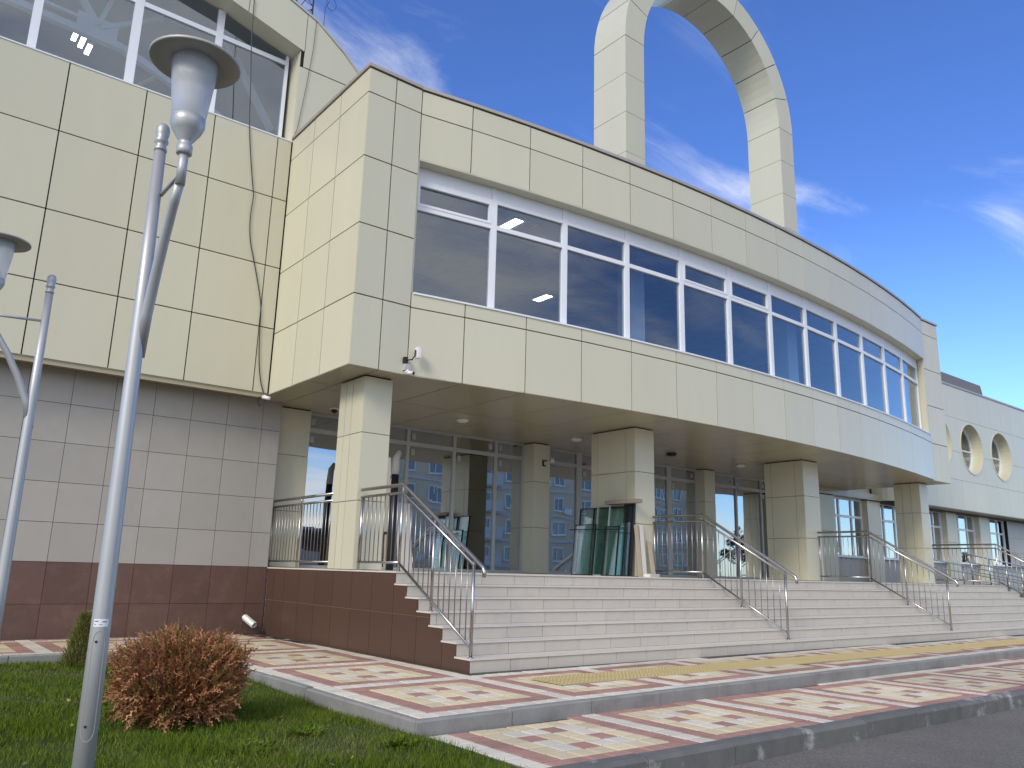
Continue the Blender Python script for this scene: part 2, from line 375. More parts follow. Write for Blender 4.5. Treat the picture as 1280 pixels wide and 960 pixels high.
# kerbs
def kerb_run(name, A, B, z0, z1, w, m, ln=1.0, ch=.015):
    k = bpy.data.objects.new(name, None)
    A, B = Vector((*A, 0)), Vector((*B, 0)); L = (B-A).length; d = (B-A)/L; nn = Vector((d.y, -d.x, 0)); n = max(1, round(L/ln)); ln = L/n
    root = None
    for i in range(n):
        a = A+d*(i*ln+.005); b = A+d*((i+1)*ln-.005); jz = random.uniform(-.006, .006); jo = random.uniform(-.005, .005)
        mbb = MB(); prof = [(jo, z0), (jo, z1-ch+jz), (jo-ch, z1+jz), (jo-w, z1+jz), (jo-w, z0)]
        V = [a+nn*p+Vector((0, 0, z)) for p, z in prof]+[b+nn*p+Vector((0, 0, z)) for p, z in prof]
        q = len(prof); mbb.add(V, [tuple(range(q)), tuple(range(2*q-1, q-1, -1))]+[(j+q, (j+1) % q+q, (j+1) % q, j) for j in range(q)])
        if root is None:
            root = mbb.build(name, m); tag(root, kind='structure')
        else: mbb.build('kerb_stone', m, root)
    bpy.data.objects.remove(k)
kerb_run('kerb', (3.68, ukerb(3.68)), (44, ukerb(44)), -.22, .028, .085, M['kerb'])
kerb_run('kerb', (3.68, 11.96), (3.68, ukerb(3.68)+.01), -.22, .026, .075, M['kerb'])
kerb_run('kerb', (-10, 11.98), (3.60, 11.98), -.22, .026, .075, M['kerb'])
kerb_run('kerb', (3.70, 5.77), (3.70, 4.33), -.24, -.095, .075, M['kerb'])
kerb_run('kerb', (3.70, 4.28), (44, 4.28), -.30, -.085, .14, M['kerb_dark'], ch=.03)

# ================================================================== BUILDING
B = empty('civic_building', (15.6, 14, 0), 'long cream-panelled public building with curved overhanging upper floor and roof arch', 'building')
CX, CR = 14.8, 49.8; CYc = 10.0+CR
def arc(x, rec=0.):
    return CYc-math.sqrt((CR-rec)**2-(x-CX)**2)
def arcp(x, rec=0.):           # point on the facade circle pushed inwards by rec
    a = math.asin((x-CX)/CR); rad = CR-rec
    return (CX+rad*math.sin(a), CYc-rad*math.cos(a))
ZB, ZT = 4.155, 9.207
XL, XR = 5.30, 25.9; XA, XE = 6.31, 24.72
YL = 10.72; YR = 11.05
ZH, ZSI, ZJ = 7.89, 5.53, 5.283
# --- left wing: upper cream wall (face at y = 13.8)
YC, YW = 13.8, 14.324
rows = [4.175, 5.383, 6.555, 7.905, 9.15]; colsx = [-4.57, -3.37, -2.17, -.97, .235, 1.445, 2.645, 3.82, 5.01, XL-.012]
wl = MB(); wl.box(-4.6, XL+.02, YC+.03, YC+.18, 4.19, 9.13)
roofp = [(7.42, 9.15), (7.38, 9.6), (7.25, 10.05), (7.02, 10.58), (6.80, 10.92), (6.53, 11.204), (6.2, 11.505), (5.578, 11.935), (4.987, 12.155), (3.9, 12.45), (2.4, 12.72), (.5, 12.92), (-1.5, 13.0), (-4.6, 13.0)]
openp = [(5.297, 9.15), (5.297, 11.178), (3.865, 11.576), (2.4, 11.83), (.5, 12.02), (-1.5, 12.1), (-4.6, 12.1)]
wallA = wl.build('wall', M['joint'], B)
for i in range(len(colsx)-1):
    for j in range(4): panel(wallA, (colsx[i], YC), (colsx[i+1], YC), rows[j], rows[j+1])
def poly_panel(parent, P, y, t=.028, m=None, name='panel'):
    return MB().prism_axis(P, y+t, y, 1).build(name, m or M['cream'], parent)
def inset(P, q=.007):
    c = [sum(p[i] for p in P)/len(P) for i in (0, 1)]
    return [(p[0]+(q if p[0] < c[0] else -q), p[1]+(q if p[1] < c[1] else -q)) for p in P]
gab = MB(); full = list(reversed(roofp))+[(7.42, 9.14), (5.31, 9.14)]+openp[1:]
gab.prism_axis([(7.40, 9.15), (7.36, 9.6), (7.23, 10.05), (7.0, 10.56), (6.78, 10.9), (6.51, 11.18), (6.18, 11.48), (5.56, 11.91), (4.98, 12.13), (3.89, 12.43), (3.88, 11.60), (5.31, 11.20), (5.31, 9.15)], YC+.18, YC+.03, 1)
gab.prism_axis([(3.89, 12.43), (2.4, 12.7), (.5, 12.9), (-1.5, 12.98), (-4.6, 12.98), (-4.6, 12.12), (-1.5, 12.12), (.5, 12.04), (2.4, 11.85), (3.88, 11.6)], YC+.18, YC+.03, 1)
gable = gab.build('gable_wall', M['joint'], B)
poly_panel(gable, inset([(5.30, 9.16), (7.41, 9.16), (7.38, 9.6), (7.25, 10.05), (7.02, 10.58), (6.87, 10.81), (5.30, 10.81)]), YC)
poly_panel(gable, inset([(5.37, 10.82), (6.86, 10.82), (6.53, 11.204), (6.2, 11.505), (5.578, 11.935), (5.37, 12.01)]), YC)
poly_panel(gable, inset([(5.37, 11.16), (5.37, 12.01), (4.987, 12.155), (4.2, 12.37), (4.2, 11.483)]), YC)
poly_panel(gable, inset([(4.2, 11.483), (4.2, 12.37), (3.9, 12.45), (3.0, 12.61), (3.0, 11.725), (3.865, 11.576)]), YC)
poly_panel(gable, inset([(3.0, 11.725), (3.0, 12.61), (1.8, 12.78), (1.8, 11.89)]), YC)
poly_panel(gable, inset([(1.8, 11.89), (1.8, 12.78), (.5, 12.92), (.5, 12.02)]), YC)
poly_panel(gable, inset([(.5, 12.02), (.5, 12.92), (-1.5, 13), (-1.5, 12.1)]), YC)
# reveals of the gable window
rv = MB(); rv.box(5.297, 5.33, YC+.032, 14.3, 9.15, 11.17)
for (a, b) in zip(openp[1:-1], openp[2:]):
    rv.add([(a[0], YC+.03, a[1]), (b[0], YC+.03, b[1]), (b[0], 14.3, b[1]), (a[0], 14.3, a[1]), (a[0], YC+.03, a[1]+.03), (b[0], YC+.03, b[1]+.03), (b[0], 14.3, b[1]+.03), (a[0], 14.3, a[1]+.03)],
           [(0, 1, 2, 3), (7, 6, 5, 4), (0, 4, 5, 1), (1, 5, 6, 2), (2, 6, 7, 3), (3, 7, 4, 0)])
rv.build('window_reveal', M['cream'], B)
MB().box(-4.6, 5.30, YC-.012, 14.3, 9.14, 9.165).build('window_sill', M['white'], B)
# barrel roof
br = MB(); n = len(roofp)
V = [(x, YC-.02, z) for x, z in roofp]+[(x, 30, z) for x, z in roofp]+[(x+.02, YC-.02, z+.05) for x, z in roofp]+[(x+.02, 30, z+.05) for x, z in roofp]
F = []
for i in range(n-1): F += [(i, i+1, n+i+1, n+i), (2*n+i, 3*n+i, 3*n+i+1, 2*n+i+1), (i, 2*n+i, 2*n+i+1, i+1)]
br.add(V, F); br.build('roof', M['alu'], B)
# gable window: frame and panes (frame plane y = 14.2)
mull = [(-2.1, .12), (-.6, .12), (.9, .13), (2.40, .15), (3.83, .13), (5.22, .12)]
def top_at(x):
    for a, b in zip(openp[1:-1], openp[2:]):
        if b[0] <= x <= a[0]: return a[1]+(b[1]-a[1])*(x-a[0])/(b[0]-a[0])
    return 11.178
ZTR = 11.03
for i in range(len(mull)-1):
    x0, x1 = mull[i][0], mull[i+1][0]; fr = MB()
    w0 = mull[i][1]/2; w1 = mull[i+1][1]/2
    fr.box(x0, x0+w0, 14.2, 14.28, 9.165, top_at(x0)-.01); fr.box(x1-w1, x1, 14.2, 14.28, 9.165, top_at(min(x1, 5.29))-.01)
    fr.box(x0+w0, x1-w1, 14.2, 14.28, 9.165, 9.40); fr.box(x0+w0, x1-w1, 14.205, 14.275, ZTR-.045, ZTR+.045)
    w = fr.build('window', M['white'], B)
    MB().box(x0+w0, x1-w1, 14.235, 14.245, 9.40, ZTR-.045).build('pane', G_BAND, w)
    ta, tb_ = top_at(x0+w0)-.005, top_at(min(x1-w1, 5.28))-.005
    MB().prism_axis([(x0+w0, ZTR+.045), (x1-w1, ZTR+.045), (x1-w1, tb_), (x0+w0, ta)], 14.245, 14.235, 1).build('pane', G_BAND, w)
# hall behind the gable window
hall = MB(); hall.box(-5, 8, 20, 20.2, 8.6, 13.2); hall.box(-5, 7.3, 14.4, 20, 8.6, 8.7); hall.box(7.0, 7.2, 14.4, 20, 8.6, 10.4); hall.box(-5.2, -5, 14.4, 20, 8.6, 13)
hall.build('interior_wall', M['int_wall'], B)
tr = MB()
def chord(a, b, w=.11): tr.bar(a, b, w, w)
for yy in (15.4,):
    o = (yy-15.4)*.0
    chord((-2.5, yy, 11.0), (.52, yy, 10.84), .13); chord((.52, yy, 10.84), (2.42, yy, 10.73), .13); chord((2.42, yy, 10.73), (3.13, yy, 10.48), .13); chord((3.13, yy, 10.48), (5.4, yy, 9.62), .13)
    chord((-2.5, yy, 11.22), (2.0, yy, 11.02), .06)
    chord((1.95, yy, 11.0), (1.5, yy, 11.6)); chord((1.95, yy, 11.0), (2.2, yy, 11.95), .08); chord((2.0, yy, 10.97), (3.05, yy, 11.70), .08); chord((4.30, yy, 11.80), (5.42, yy, 10.15), .12)
    tr.box(1.60, 2.30, yy-.02, yy+.02, 10.80, 11.16)
chord((4.3, 15.4, 11.75), (2.9, 19.8, 11.9), .07); chord((-.4, 15.4, 11.6), (-.9, 19.8, 11.6), .07)
tr.build('roof_truss', M['truss'], B)
for i in range(3):
    hl = MB(); x, y = 1.84+.16*i, 17.55+.17*i
    hl.box(x-.05, x+.05, y-.22, y+.22, 11.95, 11.99)
    h = hl.build('hall_lamp', M['white'], B)
    for s in (-1, 1): MB().box(x-.045, x+.045, y+s*.11-.09, y+s*.11+.09, 11.93, 11.948).build('lit_panel', M['lamp_lit'], h)
# soffit lip under the cream wall + grey tiled wall + brown plinth
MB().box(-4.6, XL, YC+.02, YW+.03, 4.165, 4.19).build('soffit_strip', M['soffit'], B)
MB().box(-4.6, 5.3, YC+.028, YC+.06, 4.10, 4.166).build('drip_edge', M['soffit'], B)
gw = MB(); gw.box(-5, 5.775, YW+.014, YW+.4, Z0-.2, 4.17); wallB = gw.build('wall', M['joint'], B)
gc = [5.785, 5.437, 4.79, 4.166, 3.545, 2.925, 2.29, 1.67, 1.05, .43, -.19, -.81, -1.43, -2.05, -2.67]
gr_ = [DK, 1.755, 2.372, 2.994, 3.614, 4.165]
for i in range(len(gc)-1):
    for j in range(5): panel(wallB, (gc[i+1], YW), (gc[i], YW), gr_[j], gr_[j+1], M['grey_tile'], 'tile', .013, .007, .0008)
    for z0, z1 in ((Z0-.03, .53), (.53, DK)): panel(wallB, (gc[i+1], YW-.006), (gc[i], YW-.006), z0, z1, M['brown_tile'], 'tile', .018, .006, .0012)
MB().wall((5.786, 14.9), (5.786, YW+.012), DK, 4.165, .012).build('tile', M['grey_tile'], wallB)

# --- box: solid parts
core = MB()
core.prism([(XL+.03, YL+.03), (XA-.01, YL+.03), (XA-.01, 11.3), (XL+.03, 11.3)], ZB+.02, ZT-.02)
core.box(XL+.03, XL+.22, 11.3, 13.95, ZB+.02, ZT-.02)
core.box(XE+.02, XR-.03, YR+.03, 11.6, ZB+.02, ZT-.02); core.box(XR-.22, XR-.03, 11.6, 13.95, ZB+.02, ZT-.02)
def arc_band(mb, x0, x1, z0, z1, rec0, rec1, n=32):
    xs = [x0+(x1-x0)*i/n for i in range(n+1)]; P = [arcp(x, rec0) for x in xs]+[arcp(x, rec1) for x in reversed(xs)]
    for i in range(n): mb.prism([P[i], P[i+1], P[2*n-i], P[2*n+1-i]], z0, z1)
arc_band(core, XA-.01, XE+.02, ZB+.02, ZSI-.02, .03, .2); arc_band(core, XA-.01, XE+.02, ZH+.02, ZT-.02, .03, .2)
wallC = core.build('wall', M['joint'], B)
# corner panels (left face, front pair), right pilaster
rz = [ZB, 5.289, 6.454, 7.604, 8.738, ZT-.03]
yl = [YC-.005, 12.78, 11.74, YL]
for j in range(5):
    for i in range(3): panel(wallC, (XL, yl[i]), (XL, yl[i+1]), rz[j], rz[j+1])
    panel(wallC, (XL, YL), (5.805, YL), rz[j], rz[j+1]); panel(wallC, (5.805, YL), (XA, YL), rz[j], rz[j+1])
    for a, b in ((XE+.01, 25.3), (25.3, XR)): panel(wallC, (a, YR), (b, YR), rz[j], rz[j+1])
    panel(wallC, (XR, YR), (XR, YC), rz[j], rz[j+1])
jx = [XA, 7.27]+[7.27+1.185*k for k in range(1, 15)]+[XE]
for a, b in zip(jx[:-1], jx[1:]):
    A, Bp = arcp(a), arcp(b)
    for z0, z1 in ((ZB, ZJ), (ZJ, ZSI), (ZH, 8.738), (8.738, ZT-.03)): panel(wallC, A, Bp, z0, z1)
# reveal of the band window
rev = MB(); arc_band(rev, XA, XE, ZH-.012, ZH+.016, .004, .30); rev.box(XA-.008, XA+.03, 10.74, 11.02, ZSI, ZH-.013); rev.box(XE-.03, XE+.012, YR-.02, 11.4, ZSI, ZH-.013)
rev.build('window_reveal', M['cream'], B)
sl = MB(); arc_band(sl, XA+.032, XE-.032, ZSI-.018, ZSI+.012, -.02, .20); sl.build('window_sill', M['white'], B)
# coping
cp = MB(); arc_band(cp, XA-.02, XE+.02, ZT-.012, ZT+.045, -.025, .35); cp.box(XL-.025, XA-.021, YL-.025, YL+.35, ZT-.012, ZT+.045); cp.box(XL-.025, XL+.35, YL+.35, YC, ZT-.012, ZT+.045)
cp.box(XE+.021, XR+.025, YR-.025, YR+.35, ZT-.012, ZT+.045); cp.box(XR-.35, XR+.025, YR+.35, 15, ZT-.012, ZT+.045)
cp.build('coping', M['coping'], B)
rf = MB(); rf.box(5.7, 25.5, 11.3, 24, 8.85, 9.0); rf.build('flat_roof', M['concrete'], B)
# band window: 12 bays
NB = 12; X0, X1 = 6.345, 24.69; bw = (X1-X0)/NB; REC = .22
for k in range(NB):
    P0 = Vector((*arcp(X0+bw*k, REC), 0)); P1 = Vector((*arcp(X0+bw*(k+1), REC), 0)); d = (P1-P0).normalized(); L = (P1-P0).length
    q = lambda s: (P0.x+d.x*s, P0.y+d.y*s)
    fr = MB(); mw = .058
    fr.wall(q(0), q(mw), ZSI+.012, ZH-.012, .09); fr.wall(q(L-mw), q(L), ZSI+.012, ZH-.012, .09)
    fr.wall(q(mw), q(L-mw), ZSI+.012, ZSI+.075, .085, -.004); fr.wall(q(mw), q(L-mw), 7.095, 7.175, .085, -.004); fr.wall(q(mw), q(L-mw), 7.585, 7.655, .085, -.004)
    if k in (0, 4, 5):       # opening lights have a second, proud sash
        for s0, s1, z0, z1 in ((mw, mw+.05, 7.175, 7.585), (L-mw-.05, L-mw, 7.175, 7.585), (mw+.05, L-mw-.05, 7.54, 7.585), (mw+.05, L-mw-.05, 7.175, 7.22)): fr.wall(q(s0), q(s1), z0, z1, .06, .006)
    w = fr.build('window', M['white'], B)
    MB().wall(q(mw+.004), q(L-mw-.004), 7.66, ZH-.014, .05, -.010).build('blank_panel', M['white'], w)
    for z0, z1 in ((ZSI+.075, 7.095), (7.175, 7.585)):
        MB().wall(q(mw), q(L-mw), z0, z1, .012, -.045).build('pane', G_BAND, w)
# upper-floor room
room = MB(); room.box(5.6, 25.6, 17.2, 17.35, 4.6, 8.2); room.box(5.55, 5.6, 11.4, 17.2, 4.6, 8.2); room.box(25.6, 25.65, 11.6, 17.2, 4.6, 8.2)
room.build('interior_wall', M['int_wall'], B)
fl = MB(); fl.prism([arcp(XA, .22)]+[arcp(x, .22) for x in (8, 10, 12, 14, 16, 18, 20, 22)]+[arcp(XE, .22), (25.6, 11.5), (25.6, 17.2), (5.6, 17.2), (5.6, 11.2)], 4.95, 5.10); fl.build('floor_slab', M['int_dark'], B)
PZ = [arcp(XA, .32)]+[arcp(x, .32) for x in (8, 10, 12, 14, 16, 18, 20, 22)]+[arcp(XE, .32), (25.6, 11.6), (25.6, 17.2), (5.6, 17.2), (5.6, 11.3)]
ce = MB(); ce.prism(PZ, 7.93, 8.0); ceil_ = ce.build('ceiling', M['int_ceil'], B)
gb = MB()
for i in range(33):
    x = 6.0+.6*i; gb.box(x-.012, x+.012, max(arc(min(max(x, XA), XE))+.4, 10.5), 17.2, 7.922, 7.931)
for j in range(11):
    y = 11.2+.6*j; gb.box(5.7, 25.5, y-.012, y+.012, 7.9225, 7.9305)
gb.build('ceiling_bar', M['int_bar'], ceil_)
for x, y in ((9.25, 11.75), (12.6, 14.7), (18.5, 13.2), (21.6, 14.8)):
    fx = MB(); fx.box(x-.29, x+.29, y-.29, y+.29, 7.90, 7.921); o = fx.build('ceiling_lamp', M['white'], ceil_)
lit = [(9.25, 11.75), (12.6, 14.7)]
for x, y in lit:
    for s in (-1, 1): MB().box(x+s*.15-.10, x+s*.15+.10, y-.26, y+.26, 7.893, 7.899).build('lit_panel', M['lamp_lit'] if s < 0 else M['int_ceil'], B)
ic = MB(); ic.box(12.25, 12.68, 11.5, 11.9, 5.1, 7.92); ic.build('interior_column', M['truss'], B)
ic = MB(); ic.box(18.3, 18.75, 11.6, 12.0, 5.1, 7.92); ic.build('interior_column', M['truss'], B)

# --- soffit
sfb = MB(); sfp = [(XL+.05, 14.3), (XL+.05, YL+.05), (XA, YL+.05)]+[arcp(x, .06) for x in (8, 10, 12, 14, 16, 18, 20, 22, 24)]+[(XE, YR+.05), (XR-.05, YR+.05), (XR-.05, 14.9), (5.8, 14.9), (5.8, 14.3)]
sfb.prism(list(reversed(sfp))[::-1], ZB+.022, ZB+.05); sof = sfb.build('soffit', M['joint'], B)
sx = [XL+.002, 5.80]+[x for x in jx[1:-1]]+[XE+.01, XR]
for a, b in zip(sx[:-1], sx[1:]):
    def yy(x): return YL+.002 if x <= XA else (arc(x)+.002 if x < XE else YR+.002)
    ys_ = [None, 13.0, 14.88]; h = .008
    if b <= 5.81: segs = [(yy(a), 12.2), (12.2, 14.30)]
    else: segs = [(None, 12.6), (12.6, 14.88)]
    for s0, s1 in segs:
        P = [(a+h, (yy(a) if s0 is None else s0+h)), (b-h, (yy(b) if s0 is None else s0+h)), (b-h, s1-h), (a+h, s1-h)]
        if a < XA < b and s0 is None: P = [(a+h, YL+.002), (XA, YL+.002), (b-h, yy(b)), (b-h, s1-h), (a+h, s1-h)]
        if a >= 24.6 and s0 is None: P[0] = (a+h, YR+.002)
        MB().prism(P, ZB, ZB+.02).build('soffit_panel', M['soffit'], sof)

# --- columns
def column(x0, x1, y0, y1, left_y, zj=(2.19, 3.24)):
    c = MB(); c.box(x0+.03, x1-.03, y0+.03, y1-.03, DK, ZB+.02); o = c.build('column', M['joint'], B)
    zs = [DK+.004, *zj, ZB-.02]
    for z0, z1 in zip(zs[:-1], zs[1:]):
        panel(o, (x0, y0), (x1, y0), z0, z1, g=.010); panel(o, (x1, y0), (x1, y1), z0, z1, g=.010); panel(o, (x1, y1), (x0, y1), z0, z1, g=.010)
        ly = [y1, *left_y, y0]
        for a, b in zip(ly[:-1], ly[1:]): panel(o, (x0, a), (x0, b), z0, z1, g=.010)
    return o
column(5.80, 6.30, 11.12, 11.95, (11.72, 11.50))
column(12.06, 12.64, 11.25, 12.52, (12.33, 11.50))
column(18.40, 19.10, 11.42, 12.55, (12.36, 11.66))
column(24.96, 25.48, 11.60, 12.40, (12.15, 11.88))
# pilasters on the glazed wall
YG = 14.75
def pilaster(x0, x1, y0):
    c = MB(); c.box(x0+.02, x1-.02, y0+.02, YG+.35, DK, ZB); o = c.build('pilaster', M['joint'], B)
    zs = [DK+.004, 2.19, 3.24, ZB-.02]
    for z0, z1 in zip(zs[:-1], zs[1:]):
        panel(o, (x0, y0), (x1, y0), z0, z1, g=.010, t=.018); panel(o, (x0, YG+.05), (x0, y0), z0, z1, g=.010, t=.018); panel(o, (x1, y0), (x1, YG+.05), z0, z1, g=.010, t=.018)
pilaster(5.83, 6.50, 14.58); pilaster(12.0, 12.50, 14.38); pilaster(18.33, 18.80, 14.46)
# --- glazed entrance wall
def glazing(xs, y, zt=3.80, wide=(), sticker=True, z0=DK, m=None):
    for i, (a, b) in enumerate(zip(xs[:-1], xs[1:])):
        w0 = .09 if i in wide else .035; w1 = .09 if i+1 in wide else .035
        fr = MB(); fr.box(a, a+w0, y, y+.09, z0, ZB-.002); fr.box(b-w1, b, y, y+.09, z0, ZB-.002)
        for za, zb in ((z0, z0+.055), (zt-.04, zt+.04), (ZB-.05, ZB-.002)): fr.box(a+w0, b-w1, y+.004, y+.086, za, zb)
        w = fr.build('glazed_bay', M['alu'], B)
        for za, zb in ((z0+.055, zt-.04), (zt+.04, ZB-.05)):
            p = MB().wall((a+w0, y+.04), (b-w1, y+.04), za, zb, .01, jit=.002).build('pane', G_LOBBY, w)
            if sticker and b-a > .6:
                right = random.random() < .5 if za > 3 else False
                sx_ = b-w1-.17 if right else a+w0+.06
                MB().box(sx_, sx_+.09, y+.0285, y+.0315, zb-.20, zb-.08).build('sticker', M['alu'], w)
glazing([6.50, 7.66, 8.82, 10.02, 11.18, 12.0], YG); glazing([12.50, 13.80, 14.95, 16.05, 17.18, 18.33], YG, wide=(1, 4)); glazing([18.80, 20.18, 21.42, 22.3], YG)
MB().box(22.3, 22.6, YG-.2, YG+.3, DK, ZB).build('pilaster', M['soffit'], B)
lob = MB(); lob.box(5.9, 22.6, 21, 21.2, DK, 4.3); lob.box(5.85, 5.9, 15.1, 21, DK, 4.3); lob.box(22.55, 22.6, 15.1, 21, DK, 4.3); lob.box(5.9, 22.55, 15.0, 21, ZB+.05, ZB+.10); lob.box(5.9, 22.55, 14.9, 21, DK-.1, DK-.002)
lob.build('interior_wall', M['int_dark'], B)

# --- roof arch: two legs and a semicircle
AX0, AX1, AY0, AY1, ASP, AW = 12.18, 19.03, 11.55, 12.60, 13.56, .64
acx = (AX0+AX1)/2; ro = (AX1-AX0)/2; ri = ro-AW
def ap(s, rad):                     # s in [0,1] round the semicircle from left to right
    a = math.pi*(1-s); return (acx+rad*math.cos(a), ASP+rad*math.sin(a))
def quad_cells():
    zs = [8.55, 9.55, 10.55, 11.56, 12.56, ASP]; out = []
    for z0, z1 in zip(zs[:-1], zs[1:]):
        out.append(((AX0, z0), (AX0+AW, z0), (AX0+AW, z1), (AX0, z1), 1)); out.append(((AX1, z1), (AX1-AW, z1), (AX1-AW, z0), (AX1, z0), 1))
    n = 10
    for i in range(n): out.append((i/n, (i+1)/n, 0, 0, 2))
    return out
ab = MB(); e = .03
ab.box(AX0+e, AX0+AW-e, AY0+e, AY1-e, 8.9, ASP); ab.box(AX1-AW+e, AX1-e, AY0+e, AY1-e, 8.9, ASP)
for i in range(30):
    P = [ap(i/30, ro-e), ap((i+1)/30, ro-e), ap((i+1)/30, ri+e), ap(i/30, ri+e)]; ab.prism_axis(P, AY1-e, AY0+e, 1)
arch = ab.build('roof_arch', M['joint'], B)
g = .006
def strip(P, y0, y1, nm='panel'):   # thin shell between outline points (list of (x,z)), offset inward by t along normals
    pass
for c in quad_cells():
    if c[4] == 1:
        (xo, z0), (xi, _), (_, z1), _ = c[:4]; z0, z1 = min(z0, z1), max(z0, z1); xa, xb = min(xo, xi), max(xo, xi)
        panel(arch, (xa, AY0), (xb, AY0), z0, z1, g=.010); panel(arch, (xb, AY1), (xa, AY1), z0, z1, g=.010)
        panel(arch, (xa, AY1), (xa, AY0), z0, z1, g=.010); panel(arch, (xb, AY0), (xb, AY1), z0, z1, g=.010)
    else:
        s0, s1 = c[0]+.0012, c[1]-.0012; k = 4
        ss = [s0+(s1-s0)*i/k for i in range(k+1)]
        P = [ap(s, ro-.001) for s in ss]+[ap(s, ri+.001) for s in reversed(ss)]
        MB().prism_axis(P, AY0+.028, AY0, 1).build('panel', M['cream'], arch); MB().prism_axis(P, AY1, AY1-.028, 1).build('panel', M['cream'], arch)
        Po = [ap(s, ro) for s in ss]+[ap(s, ro-.028) for s in reversed(ss)]; Pi = [ap(s, ri+.028) for s in ss]+[ap(s, ri) for s in reversed(ss)]
        MB().prism_axis(Po, AY1-.003, AY0+.003, 1).build('panel', M['cream'], arch); MB().prism_axis(Pi, AY1-.003, AY0+.003, 1).build('panel', M['cream'], arch)

# --- right wing: upper wall with round windows, ground-floor windows
WZ = [3.96, 5.10, 6.205, 7.567, 8.88]; WX0, WX1 = 28.0, 50.0; rcx = [31.65, 34.5, 37.35]; rcz, rcr = 6.46, 1.02
wb = MB(); wb.box(28.9, WX1, YC+.032, YC+.10, 3.98, 8.86); wingw = wb.build('wall', M['joint'], B)
wx = [28.9+1.1*i for i in range(20)]
cells = []
for a, b in zip(wx[:-1], wx[1:]):
    for z0, z1 in zip(WZ[:-1], WZ[1:]):
        cut = [x for x in rcx if x-rcr < b and x+rcr > a and rcz-rcr < z1 and rcz+rcr > z0]
        o = panel(wingw, (a, YC), (b, YC), z0, z1, g=.010)
        if cut: cells.append((o, cut))
def cutter():
    m = MB(); n = 40
    for x in rcx: m.prism_axis([(x+rcr*math.cos(2*math.pi*i/n), rcz+rcr*math.sin(2*math.pi*i/n)) for i in range(n)], YC+1, YC-1, 1)
    bm = bmesh.new(); me = m.mesh('cut'); bm.from_mesh(me); bmesh.ops.recalc_face_normals(bm, faces=bm.faces); bm.to_mesh(me); bm.free(); return place('cut', me)
ct = cutter()
todo = [o for o, _ in cells]+[wingw]
for o in todo:
    bm = bmesh.new(); bm.from_mesh(o.data); bmesh.ops.recalc_face_normals(bm, faces=bm.faces); bm.to_mesh(o.data); bm.free()
    md = o.modifiers.new('b', 'BOOLEAN'); md.operation = 'DIFFERENCE'; md.object = ct; md.solver = 'EXACT'
dg = bpy.context.evaluated_depsgraph_get()
new = [(o, bpy.data.meshes.new_from_object(o.evaluated_get(dg))) for o in todo]
for o, me in new: o.modifiers.clear(); o.data = me
bpy.data.objects.remove(ct)
for o, me in new:
    if o is not wingw and len(me.polygons) == 0: bpy.data.objects.remove(o)
# rounded end of the wing, returning towards the glazed wall
rn = MB(); n = 8
cen = (28.9, YC+.9)
pts = [(cen[0]-.9*math.sin(i/n*math.pi/2), cen[1]-.9*math.cos(i/n*math.pi/2)) for i in range(n+1)]
rp_ = rn
for i in range(n):
    for z0, z1 in zip(WZ[:-1], WZ[1:]): rn.wall(pts[i+1], pts[i], z0+.005, z1-.005, .06)
rn.build('rounded_corner', M['cream'], B)
for x in rcx:
    rw = MB(); n = 40
    ring = lambda rad, y: [(x+rad*math.cos(2*math.pi*i/n), y, rcz+rad*math.sin(2*math.pi*i/n)) for i in range(n)]
    V = ring(rcr+.03, YC-.02)+ring(rcr-.02, YC-.02)+ring(rcr-.02, YC+.5)+ring(rcr+.03, YC+.5); 
    F = [(k*n+i, k*n+(i+1) % n, ((k+1) % 4)*n+(i+1) % n, ((k+1) % 4)*n+i) for k in range(4) for i in range(n)]
    rw.add(V, F); w = rw.build('round_window', M['cream'], B)
    fr = MB(); V = ring(rcr-.022, YC+.40)+ring(rcr-.10, YC+.40)+ring(rcr-.10, YC+.47)+ring(rcr-.022, YC+.47); fr.add(V, F)
    fr.box(x-rcr+.1, x+rcr-.1, YC+.41, YC+.46, rcz-.03, rcz+.03)
    fr.build('frame', M['white'], w)
    MB().prism_axis([(x+(rcr-.06)*math.cos(2*math.pi*i/n), rcz+(rcr-.06)*math.sin(2*math.pi*i/n)) for i in range(n)], YC+.44, YC+.43, 1).build('pane', G_BAND, w)
wi = MB(); wi.box(26, WX1, 17, 17.1, 3.9, 8.8); wi.box(28.2, WX1, YC+.6, 17, 3.9, 4.0); wi.box(28.2, WX1, YC+.6, 17, 8.7, 8.8); wi.box(28.1, 28.2, YC+.9, 17, 3.9, 8.8); wi.box(WX1-.1, WX1, YC+.2, 17, 0, 8.8)
wi.build('interior_wall', M['int_dark'], B)
MB().box(28.2, WX1, YC-.03, YC+.35, 8.86, 8.93).build('coping', M['coping'], B)
MB().box(28.9, WX1, YC+.02, 14.75, 3.94, 3.975).build('soffit_strip', M['soffit'], B)
rb = MB(); rb.prism_axis([(28, 8.7), (48.2, 8.7), (46.9, 11.8), (28, 11.8)], 24, 18, 1); rb.build('roof_block', M['roof'], B)
